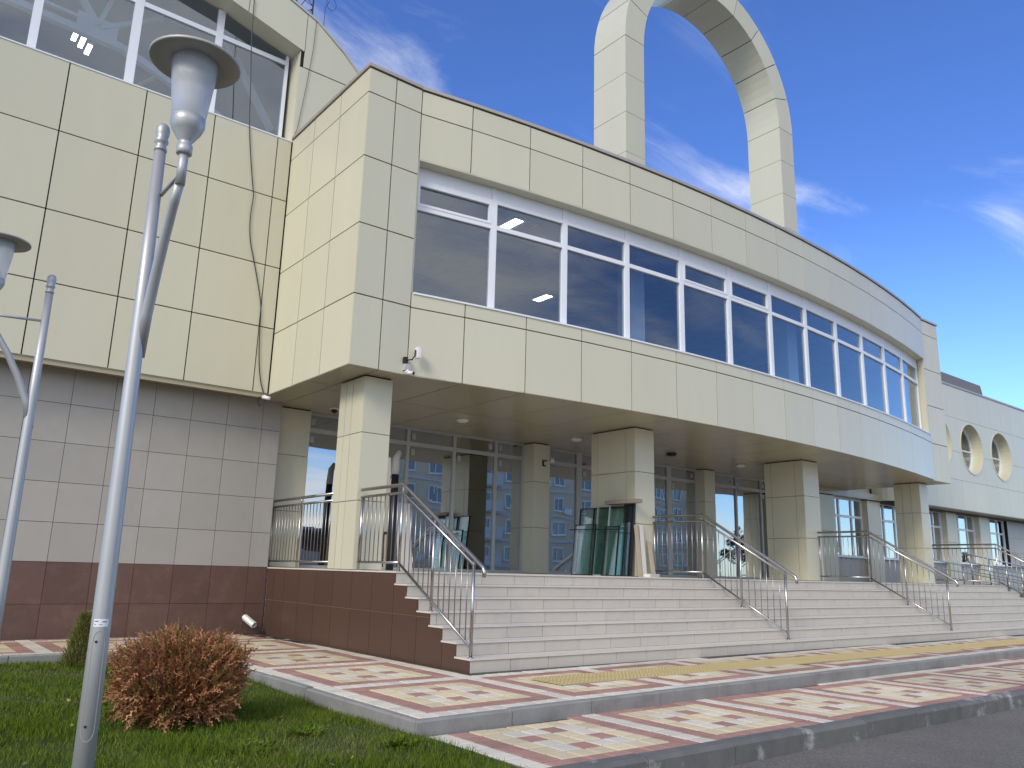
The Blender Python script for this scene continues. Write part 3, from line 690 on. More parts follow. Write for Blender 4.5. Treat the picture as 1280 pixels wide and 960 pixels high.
# ground floor of the wing
YV = 14.62
gf = MB(); gf.box(22.6, WX1, YV+.12, YV+.3, -.2, 1.95); gfw = gf.build('wall', M['joint'], B)
gx = [22.62+.62*i for i in range(44)]
for a, b in zip(gx[:-1], gx[1:]):
    for z0, z1 in ((-.1, .53), (.53, 1.15), (1.15, 1.93)): panel(gfw, (a, YV+.10), (b, YV+.10), z0, z1, M['grey_tile'], 'tile', .013, .007)
wxs = [25.2+3.0*i for i in range(5)]
pe = [22.6]+[v for x in wxs for v in (x, x+2.1)]+[WX1]
for a, b in zip(pe[0::2], pe[1::2]):
    if b-a > 6:
        c = MB(); c.box(a+.02, b, YV, YV+.3, 1.93, 3.95); o = c.build('pier', M['joint'], B)
        for k in range(12):
            for z0, z1 in ((1.93, 2.55), (2.55, 3.17), (3.17, 3.93)): panel(o, (a+.62*k, YV-.02), (a+.62*(k+1), YV-.02), z0, z1, M['grey_tile'], 'tile', .013, .007)
        continue
    c = MB(); c.box(a+.02, b-.02, YV-.07, YV+.3, 1.93, 3.95); o = c.build('pier', M['joint'], B)
    for z0, z1 in ((DK, 2.75), (2.75, 3.93)):
        panel(o, (a, YV-.09), (b, YV-.09), z0, z1, g=.01, t=.02); panel(o, (b, YV-.09), (b, YV+.2), z0, z1, g=.01, t=.02); panel(o, (a, YV+.2), (a, YV-.09), z0, z1, g=.01, t=.02)
for x in wxs:
    fr = MB(); a, b = x, x+2.1; fr.box(a, a+.07, YV+.12, YV+.2, 1.95, 3.95); fr.box(b-.07, b, YV+.12, YV+.2, 1.95, 3.95)
    cs = [a+.07, a+.62, a+1.42, b-.07]
    for i in (1, 2): fr.box(cs[i]-.035, cs[i]+.035, YV+.125, YV+.195, 1.95, 3.95)
    for i in range(3):
        l = cs[i]+(.035 if i else 0); h = cs[i+1]-(.035 if i < 2 else 0)
        for z0, z1 in ((1.95, 2.02), (3.28, 3.36), (3.88, 3.95)): fr.box(l, h, YV+.13, YV+.19, z0, z1)
    w = fr.build('window', M['white'], B)
    for i in range(3):
        l = cs[i]+(.035 if i else 0); h = cs[i+1]-(.035 if i < 2 else 0)
        for z0, z1 in ((2.02, 3.28), (3.36, 3.88)): MB().wall((l, YV+.16), (h, YV+.16), z0, z1, .01, jit=.002).build('pane', G_LOBBY, w)
    MB().box(a-.01, b+.01, YV-.02, YV+.115, 1.935, 1.965).build('window_sill', M['white'], w)
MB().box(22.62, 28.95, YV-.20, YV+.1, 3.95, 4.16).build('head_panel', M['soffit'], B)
MB().box(25.95, 28.4, YC+1.0, 15.6, 3.97, 8.8).build('link_wall', M['cream'], B)
wg = MB(); wg.box(22.6, WX1, 19, 19.1, 0, 3.9); wg.box(22.6, WX1, 15, 19, 3.92, 3.94); wg.build('interior_wall', M['int_dark'], B)

# ================================================================== STEPS
ST = empty('entrance_steps', (15.7, 10, Z0), 'wide flight of grey tiled steps with brown tiled side leading to the glazed entrance', 'steps')
SX0, SX1 = 5.80, 26.6
core = MB()
for i in range(7):
    y0 = YS+TR*i+.014; y1 = 14.9 if i == 6 else YS+TR*(i+1)+.03
    core.prism([(SX0+.008, y0+shear(SX0)), (SX1-.016, y0+shear(SX1)), (SX1-.016, y1), (SX0+.008, y1)] if i == 6 else [(SX0+.008, y0+shear(SX0)), (SX1-.016, y0+shear(SX1)), (SX1-.016, 14.8), (SX0+.008, 14.8)], Z0-.15 if i == 0 else Z0+RH*i-.001, Z0+RH*(i+1)-.022)
core.build('core', M['grout'], ST)
for i in range(7):
    yr = YS+TR*i; z0, z1 = Z0+RH*i, Z0+RH*(i+1)-.022; off = (.0, .2, .41, .1, .33, .5, .25)[i]; tw = .612
    xs_ = [SX0+.002]+[SX0+off+tw*k for k in range(0, 36) if SX0+.08 < SX0+off+tw*k < SX1-.08]+[SX1-.002]
    for a, b in zip(xs_[:-1], xs_[1:]):
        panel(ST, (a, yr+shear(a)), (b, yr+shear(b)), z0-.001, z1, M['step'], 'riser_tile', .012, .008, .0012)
    y1 = 14.72 if i == 6 else yr+TR+.012
    td = MB(); td.prism([(SX0-.012, yr-.014+shear(SX0)), (SX1+.012, yr-.014+shear(SX1)), (SX1+.012, y1+shear(SX1) if i < 6 else y1), (SX0-.012, y1+shear(SX0) if i < 6 else y1)], z1+.001, z1+.022)
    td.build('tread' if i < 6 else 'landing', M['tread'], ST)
def prof_top(y):
    i = math.floor((y-YS)/TR+1e-6); return Z0+RH*(min(max(i, 0), 6)+1)-.022
ty = [14.31, 14.02, 13.40]+[12.96-.62*k for k in range(0, 8)]+[YS]
ty = [14.31, 14.0]+[13.56-.615*k for k in range(0, 9)]+[YS]
for side, X in ((0, SX0), (1, SX1)):
    for a, b in zip(ty[1:], ty[:-1]):
        for z0, z1 in ((Z0-.02, .60), (.60, DK-.022)):
            P = []; ys2 = [a+.006]+[YS+TR*k for k in range(1, 7) if a+.01 < YS+TR*k < b-.01]+[b-.006]
            tops = [min(z1-.003, prof_top((p+q)/2)) for p, q in zip(ys2[:-1], ys2[1:])]
            segs = [(p, q, t) for p, q, t in zip(ys2[:-1], ys2[1:], tops) if t > z0+.02]
            if not segs: continue
            P = [(segs[0][0], z0+.003), (segs[-1][1], z0+.003)]
            for p, q, t in reversed(segs): P += [(q, t), (p, t)]
            Q = []
            for p in P:
                if not Q or (abs(Q[-1][0]-p[0])+abs(Q[-1][1]-p[1])) > 1e-5: Q.append(p)
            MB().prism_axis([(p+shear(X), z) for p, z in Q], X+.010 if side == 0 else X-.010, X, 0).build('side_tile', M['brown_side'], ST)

# ================================================================== RAILINGS
def railing(X, label, dy, y_in, group='stainless stair railings'):
    base = (X, 8.1+dy, Z0+RH)
    o = empty('stair_railing', base, label, 'railing', group); st, sb = M['steel'], M['steel_thin']
    Y = lambda y: y+dy
    hr = MB(); yc = 9.84
    end = [(X, Y(7.98), 1.265), (X, Y(7.92), 1.225), (X, Y(7.895), 1.175), (X, Y(7.905), 1.12)]
    hr.tube([(X, y_in, 2.345), (X, Y(yc+.03), 2.345), (X, Y(yc-.03), 2.32)]+end, .026, 10); hr.build('handrail', st, o, True)
    ml = MB(); ml.tube([(X, y_in, 2.235), (X, Y(9.86), 2.235), (X, Y(8.10), 1.255)], .021, 8); ml.build('upper_rail', st, o, True)
    bl = MB(); bl.tube([(X, y_in, 1.275), (X, Y(9.88), 1.275)], .017, 8); bl.tube([(X, Y(9.86), 1.255), (X, Y(8.13), .305)], .017, 8); bl.build('lower_rail', st, o, True)
    mz = lambda y: 2.235 if y >= 9.86 else 2.235-(9.86-y)*(.98/1.76)
    bz = lambda y: 1.275 if y >= 9.87 else 1.255-(9.86-y)*(.95/1.73)
    step_z = lambda y: Z0+RH*(min(6, math.floor((y-YS)/TR+.02))+1) if y < 9.84 else DK
    for y in (9.875, 9.02, 8.115):
        p = MB(); p.tube([(X, Y(y), step_z(y)), (X, Y(y), mz(y))], .021, 10); p.lathe([(.036, 0), (.036, .008), (.022, .012)], (X, Y(y), step_z(y)), 12); p.build('post', st, o, True)
        q = MB(); hz = 2.345 if y > 9.8 else 2.32-(9.81-y)*(1.055/1.83); q.tube([(X, Y(y), mz(y)), (X, Y(y), hz)], .009, 6); q.build('bracket', st, o)
    if y_in-Y(9.875) > .6:
        p = MB(); p.tube([(X, y_in-.03, DK), (X, y_in-.03, 2.235)], .021, 10); p.build('post', st, o, True)
    y = 8.115+.125
    ymax = y_in-dy-.06
    while y < ymax:
        if min(abs(y-k) for k in (9.02, 9.875)) > .05:
            b = MB(); b.tube([(X, Y(y), bz(y)), (X, Y(y), mz(y))], .0075, 6); b.build('baluster', sb, o, True)
        y += .125
    return o
railing(5.86, 'stainless railing on the brown-sided end of the steps, starting at the square corner column', 0, 11.08)
railing(12.55, 'stainless stair railing running down from the column with stacked glass panes', .12, 11.22)
railing(18.85, 'stainless stair railing running down from the wide column before the right glazed bays', .22, 11.38)
railing(26.45, 'stainless stair railing at the far end of the steps beside the ramp', .34, 12.6)
def flat_rail(A, Bp, z, h, label, nb=None, name='guard_railing'):
    A, Bp = Vector((*A, 0)), Vector((*Bp, 0)); L = (Bp-A).length; d = (Bp-A)/L
    o = empty(name, (A.x, A.y, z(0)), label, 'railing')
    pt = lambda s, dz: (A.x+d.x*s, A.y+d.y*s, z(s)+dz)
    m = MB(); m.tube([pt(0, h), pt(L, h)], .025, 10); m.build('handrail', M['steel'], o, True)
    m = MB(); m.tube([pt(.02, h-.11), pt(L-.02, h-.11)], .02, 8); m.build('upper_rail', M['steel'], o, True)
    m = MB(); m.tube([pt(.02, .11), pt(L-.02, .11)], .017, 8); m.build('lower_rail', M['steel'], o, True)
    k = max(1, round(L/1.3))
    for i in range(k+1):
        s = .03+(L-.06)*i/k; m = MB(); m.tube([pt(s, 0), pt(s, h-.11)], .02, 8); m.tube([pt(s, h-.11), pt(s, h)], .009, 6); m.build('post', M['steel'], o, True)
    n = int(L/(nb or .125))
    for i in range(1, n):
        s = L*i/n; m = MB(); m.tube([pt(s, .11), pt(s, h-.11)], .0075, 6); m.build('baluster', M['steel_thin'], o, True)
    return o
flat_rail((5.86, 14.50), (5.86, 12.0), lambda s: DK, 1.185, 'short stainless guard railing between the grey tiled wall and the corner column')
# ramp beside the steps
rp0, rp1 = 26.66, 44.0
def rampz(x): return DK-(x-rp0)*.066
rm = empty('ramp', (rp0, 12, Z0), 'brown tiled access ramp sloping down along the right wing', 'ramp')
m = MB(); m.add([(rp0, 11.02, Z0-.1), (rp1, 11.02, Z0-.1), (rp1, 14.5, Z0-.1), (rp0, 14.5, Z0-.1), (rp0, 11.02, DK-.02), (rp1, 11.02, rampz(rp1)-.02), (rp1, 14.5, rampz(rp1)-.02), (rp0, 14.5, DK-.02)],
                [(3, 2, 1, 0), (4, 5, 6, 7), (0, 1, 5, 4), (1, 2, 6, 5), (2, 3, 7, 6), (3, 0, 4, 7)]); m.build('ramp_body', M['grout'], rm)
for k in range(28):
    a, b = rp0+.62*k, rp0+.62*(k+1)
    for z0, z1 in ((Z0-.02, .58), (.58, 1.14)):
        ta, tb2 = min(z1, rampz(a)), min(z1, rampz(b))
        if min(ta, tb2) < z0+.02: continue
        MB().prism_axis([(a+.003, z0+.003), (b-.003, z0+.003), (b-.003, tb2-.003), (a+.003, ta-.003)], 11.018, 11.004, 1).build('tile', M['brown_side'], rm)
def ramp_rail(y, label):
    o = empty('ramp_railing', (rp0+.3, y, DK), label, 'railing'); x0, x1 = rp0+.25, rp1-.5
    for dz, rd, nm in ((.92, .024, 'handrail'), (.68, .02, 'middle_rail'), (.42, .014, 'middle_rail'), (.16, .014, 'lower_rail')):
        m = MB(); m.tube([(x0-.12, y, rampz(x0)+dz), (x0, y, rampz(x0)+dz), (x1, y, rampz(x1)+dz)], rd, 8); m.build(nm, M['steel'], o, True)
    m = MB(); m.tube([(x0-.12, y, rampz(x0)+.92), (x0-.2, y, rampz(x0)+.86), (x0-.2, y, rampz(x0)+.74), (x0-.12, y, rampz(x0)+.68)], .022, 8); m.build('end_loop', M['steel'], o, True)
    for i in range(14):
        x = x0+(x1-x0)*i/13; m = MB(); m.tube([(x, y, rampz(x)-.02), (x, y, rampz(x)+.92)], .02, 8); m.build('post', M['steel'], o, True)
ramp_rail(11.12, 'stainless multi-bar railing along the outer edge of the ramp')
ramp_rail(13.0, 'stainless multi-bar railing along the middle of the ramp near the wing windows')

# ================================================================== LAMPS IN THE LAWN
def lamp(base, ang, label):
    bx, by = base; z0 = lawn_h(bx, by)-.05; top = 3.25
    o = empty('street_lamp', (bx, by, z0+.05), label, 'street lamp', 'lamps on the lawn')
    dx, dy = math.cos(ang), math.sin(ang); A = lambda s, z: (bx+dx*s, by+dy*s, z)
    tx = -.03 if label.startswith('tall') else 0
    m = MB(); m.tube([(bx, by, z0), (bx+tx*.3, by, 1.0), (bx+tx*.7, by, 2.35), (bx+tx, by, top-.10)], [.045, .039, .031, .027], 24); m.build('pole', M['pole'], o, True)
    m = MB(); m.lathe([(.034, -.10), (.035, -.085), (.028, -.075), (.028, -.06), (.037, -.052), (.037, -.04), (.03, -.03), (.036, -.01), (.038, .01), (.033, .032), (.018, .046), (.003, .05)], (bx+tx, by, top), 20, k=.86); m.build('finial', M['pole'], o, True)
    ct = [(-.012, 2.12), (.04, 2.32), (.12, 2.49), (.21, 2.65), (.30, 2.78), (.365, 2.86)]
    m = MB(); m.tube([A(s, z) for s, z in ct], [.026, .025, .024, .023, .022, .021], 14); m.build('arm', M['pole'], o, True)
    m = MB(); m.tube([A(.37, 2.84), A(.37, 3.02)], .021, 14); m.build('stem', M['pole'], o, True)
    m = MB(); m.tube([A(0, 2.93), A(.37, 2.90)], .010, 8); m.build('brace', M['pole'], o, True)
    c = A(.37, 0)
    m = MB(); m.lathe([(.026, 2.985), (.034, 2.99), (.034, 3.03), (.026, 3.035), (.03, 3.05), (.062, 3.10), (.074, 3.13), (.075, 3.165), (.068, 3.17)], c, 28); m.build('lamp_base', M['pole'], o, True)
    m = MB(); m.lathe([(.068, 3.155), (.072, 3.16), (.080, 3.23), (.092, 3.34), (.105, 3.462), (.09, 3.464)], c, 32); m.build('diffuser', M['diffuser'], o, True)
    m = MB(); m.lathe([(.06, 3.455), (.12, 3.450), (.195, 3.444), (.2, 3.449), (.2, 3.458), (.12, 3.485), (.04, 3.50), (.003, 3.503)], c, 36); m.build('cap', M['pole_dark'], o, True)
    return o, (bx, by)
L1, b1 = lamp((.873, 3.903), -math.pi/2-.03, 'tall grey lamp post with a sticker and screwed access door, near the brown dry bush')
L2, b2 = lamp((.82, 6.72), math.pi+.1, 'grey lamp post without sticker, its lantern arm turned away from the entrance')
# access door outline, screws, sticker on the near pole (curved with the tube)
ca = math.atan2(-b1[1], -b1[0])
def on_pole(ang, z, rad): return (b1[0]-.009*(z+.13)/1.13+rad*math.cos(ca+ang), b1[1]+rad*math.sin(ca+ang), z)
def pr(z): return .045-.006*(z+.13)/1.13 if z < 1 else .039
m = MB(); pts = []
for i in range(17):
    t = math.pi*i/16; pts.append(on_pole(.62*math.cos(t), .86+.05*math.sin(t), pr(.86)+.001))
lo = [on_pole(.62*math.cos(math.pi+math.pi*i/16), .52-.05*abs(math.sin(math.pi*i/16)), pr(.52)+.001) for i in range(17)]
m.tube(pts+lo+[pts[0]], .0011, 5, cap=False); m.build('access_door', M['pole_dark'], L1)
for z in (.865, .53):
    m = MB(); p = Vector(on_pole(-.25, z, pr(z)-.002)); q = Vector(on_pole(-.25, z, pr(z)+.003)); m.tube([p, q], .0055, 8); m.build('screw', M['black'], L1)
m = MB(); n = 12
for i in range(n):
    a0, a1 = -.78+1.56*i/n, -.78+1.56*(i+1)/n; R_ = pr(.94)+.0012
    m.add([on_pole(a0, .925, R_), on_pole(a1, .925, R_), on_pole(a1, .957, R_), on_pole(a0, .957, R_), on_pole(a0, .925, R_-.001), on_pole(a1, .925, R_-.001), on_pole(a1, .957, R_-.001), on_pole(a0, .957, R_-.001)], [(0, 1, 2, 3), (7, 6, 5, 4), (0, 4, 5, 1), (3, 2, 6, 7)])
stk = m.build('sticker', M['offwhite'], L1)
m = MB()
for a0, a1, z0, z1 in ((-.68, -.28, .946, .950), (-.65, -.5, .934, .937), (-.2, .15, .934, .936), (.1, .55, .944, .948)):
    k = 4
    for i in range(k):
        u0, u1 = a0+(a1-a0)*i/k, a0+(a1-a0)*(i+1)/k; R_ = pr(.94)+.0018; m.add([on_pole(u0, z0, R_), on_pole(u1, z0, R_), on_pole(u1, z1, R_), on_pole(u0, z1, R_)], [(0, 1, 2, 3)])
m.build('print', M['blue'], stk)

# ================================================================== SMALL THINGS ON THE BUILDING
# hanging cable
c1 = MB(); P = [(4.27, 11.80), (4.30, 10.9), (4.38, 10.0), (4.43, 9.2), (4.55, 8.4), (4.64, 7.9), (4.66, 7.82), (4.63, 7.4), (4.67, 6.95), (4.78, 6.6), (4.95, 6.0), (5.01, 5.7), (5.02, 5.3), (5.06, 4.75), (5.12, 4.40), (5.20, 4.18)]
for _ in range(2): P = [P[0]]+[q for a, b in zip(P[:-1], P[1:]) for q in ((a[0]*.75+b[0]*.25, a[1]*.75+b[1]*.25), (a[0]*.25+b[0]*.75, a[1]*.25+b[1]*.75))]+[P[-1]]
c1.tube([(x, 13.782, z) for x, z in P], .0085, 6); tag(c1.build('cable', M['black'], None, True), 'loose black cable hanging down the cream panelled wall', 'cable')
c2 = MB(); c2.tube([(5.55, 13.78, 11.93), (5.535, 13.785, 11.3), (5.45, 13.785, 10.3), (5.36, 13.785, 9.45), (5.28, 13.785, 9.17)], .005, 6); tag(c2.build('cable', M['black'], None, True), 'thin cable running from the curved roof edge down to the inner corner', 'cable')
# roof antenna mast
an = empty('roof_mast', (5.4, 14.5, 12.1), 'black lattice mast standing on the curved roof', 'mast')
m = MB(); m.tube([(5.72, 14.5, 12.05), (5.74, 14.5, 14.2)], .018, 8); m.tube([(5.25, 14.5, 12.2), (5.28, 14.5, 14.2)], .018, 8); m.tube([(5.5, 14.9, 12.1), (5.52, 14.9, 14.2)], .018, 8); m.build('upright', M['black'], an)
m = MB()
for k in range(4):
    z = 12.3+.5*k
    for a, b in (((5.27, 14.5), (5.73, 14.5)), ((5.73, 14.5), (5.51, 14.9)), ((5.51, 14.9), (5.27, 14.5))): m.tube([(*a, z), (*b, z+.45)], .008, 6); m.tube([(*b, z), (*a, z+.45)], .008, 6)
m.build('brace', M['black'], an)
lr = empty('lightning_rod', (5.95, 14.3, 11.9), 'thin wire rod with a loose loop on the curved roof edge', 'rod')
m = MB(); m.tube([(5.92, 14.3, 11.72), (5.92, 14.3, 12.75), (6.0, 14.3, 12.95)], .006, 6); m.tube([(6.05+.11*math.cos(t*.35), 14.3, 12.90+.15*math.sin(t*.35)) for t in range(19)], .005, 6); m.build('wire', M['black'], lr)
# security cameras
def cam_bullet(name, loc, label, body=None):
    o = empty(name, loc, label, 'camera'); return o
x, y, z = 6.28, YL, 4.19
o = empty('security_camera', (x, y, z), 'white security camera below a grey junction box on the cream fascia edge', 'camera')
MB().box(x-.05, x+.05, y-.075, y, z+.03, z+.13).build('junction_box', M['alu'], o); m = MB(); m.tube([(x, y-.05, z+.03), (x, y-.07, z-.01)], .03, 12); m.tube([(x-.01, y-.02, z), (x+.05, y-.16, z-.025)], .03, 14); m.build('body', M['offwhite'], o, True); m = MB(); m.tube([(x+.05, y-.16, z-.025), (x+.053, y-.168, z-.027)], .026, 14); m.build('lens', M['black'], o)
o = empty('wireless_antenna', (6.36, YL, 4.45), 'white flat antenna on a black bent arm fixed to the cream facade', 'antenna')
m = MB(); m.bar((6.25, YL-.03, 4.34), (6.25, YL-.03, 4.43), .07, .06); m.tube([(6.25, YL-.05, 4.38), (6.32, YL-.12, 4.39), (6.355, YL-.14, 4.45), (6.36, YL-.14, 4.55)], .012, 8); m.build('arm', M['black'], o)
MB().box(6.38, 6.43, YL-.20, YL-.09, 4.42, 4.60).build('panel_body', M['offwhite'], o)
o = empty('security_camera', (5.22, 13.78, 4.12), 'small white security camera in the inner corner at the end of the loose cable', 'camera')
m = MB(); m.tube([(5.22, 13.80, 4.13), (5.22, 13.72, 4.11)], .018, 8); m.tube([(5.18, 13.74, 4.09), (5.27, 13.62, 4.06)], .032, 12); m.build('body', M['offwhite'], o, True); m = MB(); m.tube([(5.18, 13.75, 4.09), (5.14, 13.79, 4.10), (5.12, 13.80, 4.02), (5.16, 13.79, 3.93), (5.20, 13.79, 3.98)], .008, 6); m.build('cable_tail', M['black'], o)
o = empty('dome_camera', (6.72, 14.05, ZB), 'black dome camera on a white ring under the soffit by the left glazing', 'camera')
m = MB(); m.lathe([(.09, -.03), (.10, -.02), (.10, 0)], (6.72, 14.05, ZB), 20); m.build('ring', M['offwhite'], o, True); m = MB(); m.lathe([(.004, -.10), (.04, -.09), (.058, -.06), (.06, -.03)], (6.72, 14.05, ZB), 16); m.build('dome', M['black'], o, True)
o = empty('wall_sensor', (12.28, 14.38, 3.72), 'small dark hook-shaped wall fitting on the cream pilaster between glazed bays', 'sensor')
m = MB(); m.bar((12.27, 14.36, 3.62), (12.27, 14.36, 3.76), .03, .03); m.bar((12.27, 14.35, 3.74), (12.34, 14.30, 3.75), .03, .03); m.bar((12.27, 14.35, 3.63), (12.31, 14.31, 3.62), .03, .03); m.build('hook', M['black'], o)
o = empty('motion_sensor', (12.52, 14.36, 3.78), 'small white star-like sensor at the edge of the cream pilaster', 'sensor'); m = MB(); m.lathe([(.01, -.06), (.045, -.05), (.05, 0), (.03, .05), (.006, .06)], (12.53, 14.33, 3.78), 14); m.build('body', M['offwhite'], o, True)
# soffit lamps
for i, (x, y, lab, mm) in enumerate(((9.08, 13.14, 'round white ceiling lamp under the soffit before the first glazed bays', 'offwhite'), (12.25, 13.2, 'round white ceiling lamp under the soffit behind the column with glass panes', 'offwhite'), (15.43, 13.17, 'round black spotlight under the soffit between the two wide columns', 'black'), (18.22, 13.15, 'round white ceiling lamp under the soffit behind the last wide column', 'offwhite'))):
    m = MB(); m.lathe([(.004, -.075), (.09, -.07), (.125, -.045), (.13, 0)], (x, y, ZB), 24); tag(m.build('ceiling_light', M[mm], None, True), lab, 'lamp', 'lamps under the soffit')
# downpipe outlet
m = MB(); a, b = Vector((5.46, 14.33, .30)), Vector((5.545, 14.06, .175)); d = (b-a).normalized()
m.tube([a, b], .055, 6, cap=False); m.tube([b, a], .046, 6, cap=False)
ring0 = len(m.v)-6
dp = m.build('downpipe_outlet', [M['offwhite']], None); tag(dp, 'short white square downpipe spout sticking out of the brown plinth', 'pipe')
# damp streak below the spout, running along the paving
wet = bpy.data.materials.new('damp_film'); wet.use_nodes = True; wn = wet.node_tree.nodes; wk = wet.node_tree.links; wn.clear()
wo_ = wn.new('ShaderNodeOutputMaterial'); wm = wn.new('ShaderNodeMixShader'); wt = wn.new('ShaderNodeBsdfTransparent'); wb_ = wn.new('ShaderNodeBsdfPrincipled'); wb_.inputs['Base Color'].default_value = (.03, .03, .028, 1); wb_.inputs['Roughness'].default_value = .35
wg_ = wn.new('ShaderNodeNewGeometry'); wx_ = wn.new('ShaderNodeTexNoise'); wx_.inputs['Scale'].default_value = 5; wx_.inputs['Detail'].default_value = 6; wk.new(wg_.outputs['Position'], wx_.inputs['Vector'])
wr = wn.new('ShaderNodeValToRGB'); wr.color_ramp.elements[0].position = .35; wr.color_ramp.elements[1].position = .62; wk.new(wx_.outputs[0], wr.inputs[0]); wmm = wn.new('ShaderNodeMath'); wmm.operation = 'MULTIPLY'; wmm.inputs[1].default_value = .8; wk.new(wr.outputs[0], wmm.inputs[0])
wk.new(wmm.outputs[0], wm.inputs[0]); wk.new(wt.outputs[0], wm.inputs[1]); wk.new(wb_.outputs[0], wm.inputs[2]); wk.new(wm.outputs[0], wo_.inputs[0])
zz = Z0+.004; m = MB(); P = [(5.40, 14.30), (5.35, 14.0), (5.44, 13.6), (5.50, 13.1), (5.54, 12.6), (5.60, 12.0), (5.66, 11.9), (5.70, 12.3), (5.70, 12.9), (5.70, 13.5), (5.70, 14.0), (5.66, 14.30)]
m.prism(P, zz-.002, zz); m.build('damp_patch', wet, pave)
# stacked glass panes against the second column
gs = empty('glass_pane_stack', (11.85, 11.9, DK), 'stack of green glass panes leaning against the cream column beside the steps', 'glass panes')
def lean(y0, y1, h, xb, xt, t, m, name, parent, frame=None):
    q = MB(); q.add([(xb, y0, DK), (xb, y1, DK), (xt, y1, DK+h), (xt, y0, DK+h), (xb+t, y0, DK+.006), (xb+t, y1, DK+.006), (xt+t, y1, DK+h), (xt+t, y0, DK+h)], [(3, 2, 1, 0), (4, 5, 6, 7), (0, 1, 5, 4), (1, 2, 6, 5), (2, 3, 7, 6), (3, 0, 4, 7)])
    o = q.build(name, m, parent)
    if frame:
        e = MB(); w = .018
        for (ya, yb, za, zb) in ((y0, y0+w, 0, h), (y1-w, y1, 0, h), (y0+w, y1-w, 0, w), (y0+w, y1-w, h-w, h)):
            X = lambda z: xb+(xt-xb)*z/h
            e.add([(X(za)-.003, ya, DK+za), (X(za)-.003, yb, DK+za), (X(zb)-.003, yb, DK+zb), (X(zb)-.003, ya, DK+zb), (X(za)+t+.003, ya, DK+za), (X(za)+t+.003, yb, DK+za), (X(zb)+t+.003, yb, DK+zb), (X(zb)+t+.003, ya, DK+zb)], [(3, 2, 1, 0), (4, 5, 6, 7), (0, 1, 5, 4), (1, 2, 6, 5), (2, 3, 7, 6), (3, 0, 4, 7)])
        e.build('edge_seal', frame, o)
    return o
lean(11.22, 11.50, 1.42, 11.86, 12.00, .05, M['blackout'], 'edge_sheet', gs)
lean(11.52, 12.60, 1.40, 11.90, 12.03, .02, M['styro'], 'backing_sheet', gs)
lean(11.24, 12.75, 1.38, 11.82, 11.96, .03, G_SHEET, 'pane', gs, M['gasket'])
lean(11.36, 12.30, 1.36, 11.77, 11.92, .028, G_SHEET, 'pane', gs, M['gasket'])
lean(11.78, 12.14, 1.40, 11.72, 11.88, .028, G_SHEET, 'pane', gs, M['alu'])
lean(11.45, 11.85, .98, 11.68, 11.80, .028, G_SHEET, 'pane', gs, M['gasket'])
lean(12.10, 12.72, 1.03, 11.67, 11.79, .028, G_SHEET, 'pane', gs, M['gasket'])
MB().bar((11.655, 12.75, DK+.92), (11.665, 11.24, DK+.90), .012, .02).build('strap', M['gasket'], gs)
MB().box(11.84, 12.02, 11.02, 11.9, DK+1.425, DK+1.50).build('batten', M['wood'], gs)
cb = empty('cardboard_sheets', (12.15, 11.12, DK), 'brown cardboard offcuts leaning on the front of the column beside the glass panes', 'cardboard')
def lean_y(x0, x1, h, yb, yt, t, m, name, parent, tilt=0):
    q = MB(); q.add([(x0, yb, DK), (x1, yb, DK), (x1+tilt, yt, DK+h), (x0+tilt, yt, DK+h), (x0, yb+t, DK), (x1, yb+t, DK), (x1+tilt, yt+t, DK+h), (x0+tilt, yt+t, DK+h)], [(0, 1, 2, 3), (7, 6, 5, 4), (0, 4, 5, 1), (1, 5, 6, 2), (2, 6, 7, 3), (3, 7, 4, 0)]); return q.build(name, m, parent)
lean_y(11.98, 12.08, 1.00, 11.08, 11.20, .02, M['cardboard'], 'sheet', cb); lean_y(12.10, 12.20, 1.00, 11.08, 11.20, .02, M['styro'], 'sheet', cb, .03); lean_y(12.36, 12.46, .70, 11.08, 11.20, .02, M['cardboard'], 'sheet', cb)
MB().bar((11.95, 10.86, DK+.03), (12.35, 10.98, DK+.03), .14, .06).build('packing', M['styro'], cb)
# dark roll behind the corner column
rl = empty('membrane_roll', (7.55, 13.4, DK), 'tall dark roll with white wrapping standing behind the corner column', 'roll')
m = MB(); m.tube([(7.72, 13.35, DK), (7.76, 13.40, 2.95)], .07, 12); m.build('roll', M['blackout'], rl, True)
m = MB(); m.tube([(7.755, 13.40, 2.93), (7.77, 13.41, 3.25), (7.84, 13.42, 3.38)], [.075, .066, .045], 10); m.build('wrapping', M['styro'], rl, True)
lean_y(7.82, 8.12, 1.25, 13.2, 13.45, .015, M['styro'], 'sheet', rl, .03)

# ================================================================== PLANTS
def fronds(name, pts, dirs, size, m, parent, seed, width=.16, leaflets=5, droop=.2):
    rg = np.random.default_rng(seed); V = []; F = []; MI = []
    for p, d in zip(pts, dirs):
        d = d/np.linalg.norm(d); s = size*rg.uniform(.6, 1.25); a = rg.normal(size=3); sd = np.cross(d, a); sd /= np.linalg.norm(sd)+1e-9; mi = 1 if rg.random() < .07 else 0
        q = np.array(p, float); dd = d.copy(); w = s*width
        for k in range(leaflets):
            step = s/leaflets; dd = dd+np.array([0, 0, -droop*rg.uniform(.2, 1)/leaflets]); dd /= np.linalg.norm(dd); tip = q+dd*step*1.3; sg = 1 if k % 2 else -1
            o = len(V); out = sd*sg*w*(1.2-k/leaflets)
            V += [q-sd*.0025, q+sd*.0025, tip+sd*.0015, q+dd*step*.9+out]; F += [(o, o+1, o+2), (o, o+2, o+3)]; MI += [mi, mi]; q = q+dd*step
    me = bpy.data.meshes.new(name); me.from_pydata([tuple(v) for v in V], [], F); me.polygons.foreach_set('material_index', MI); me.update()
    return place(name, me, m, parent)
bc = np.array([2.26, 7.25, -.09]); BR = np.array([.47, .46, .325])
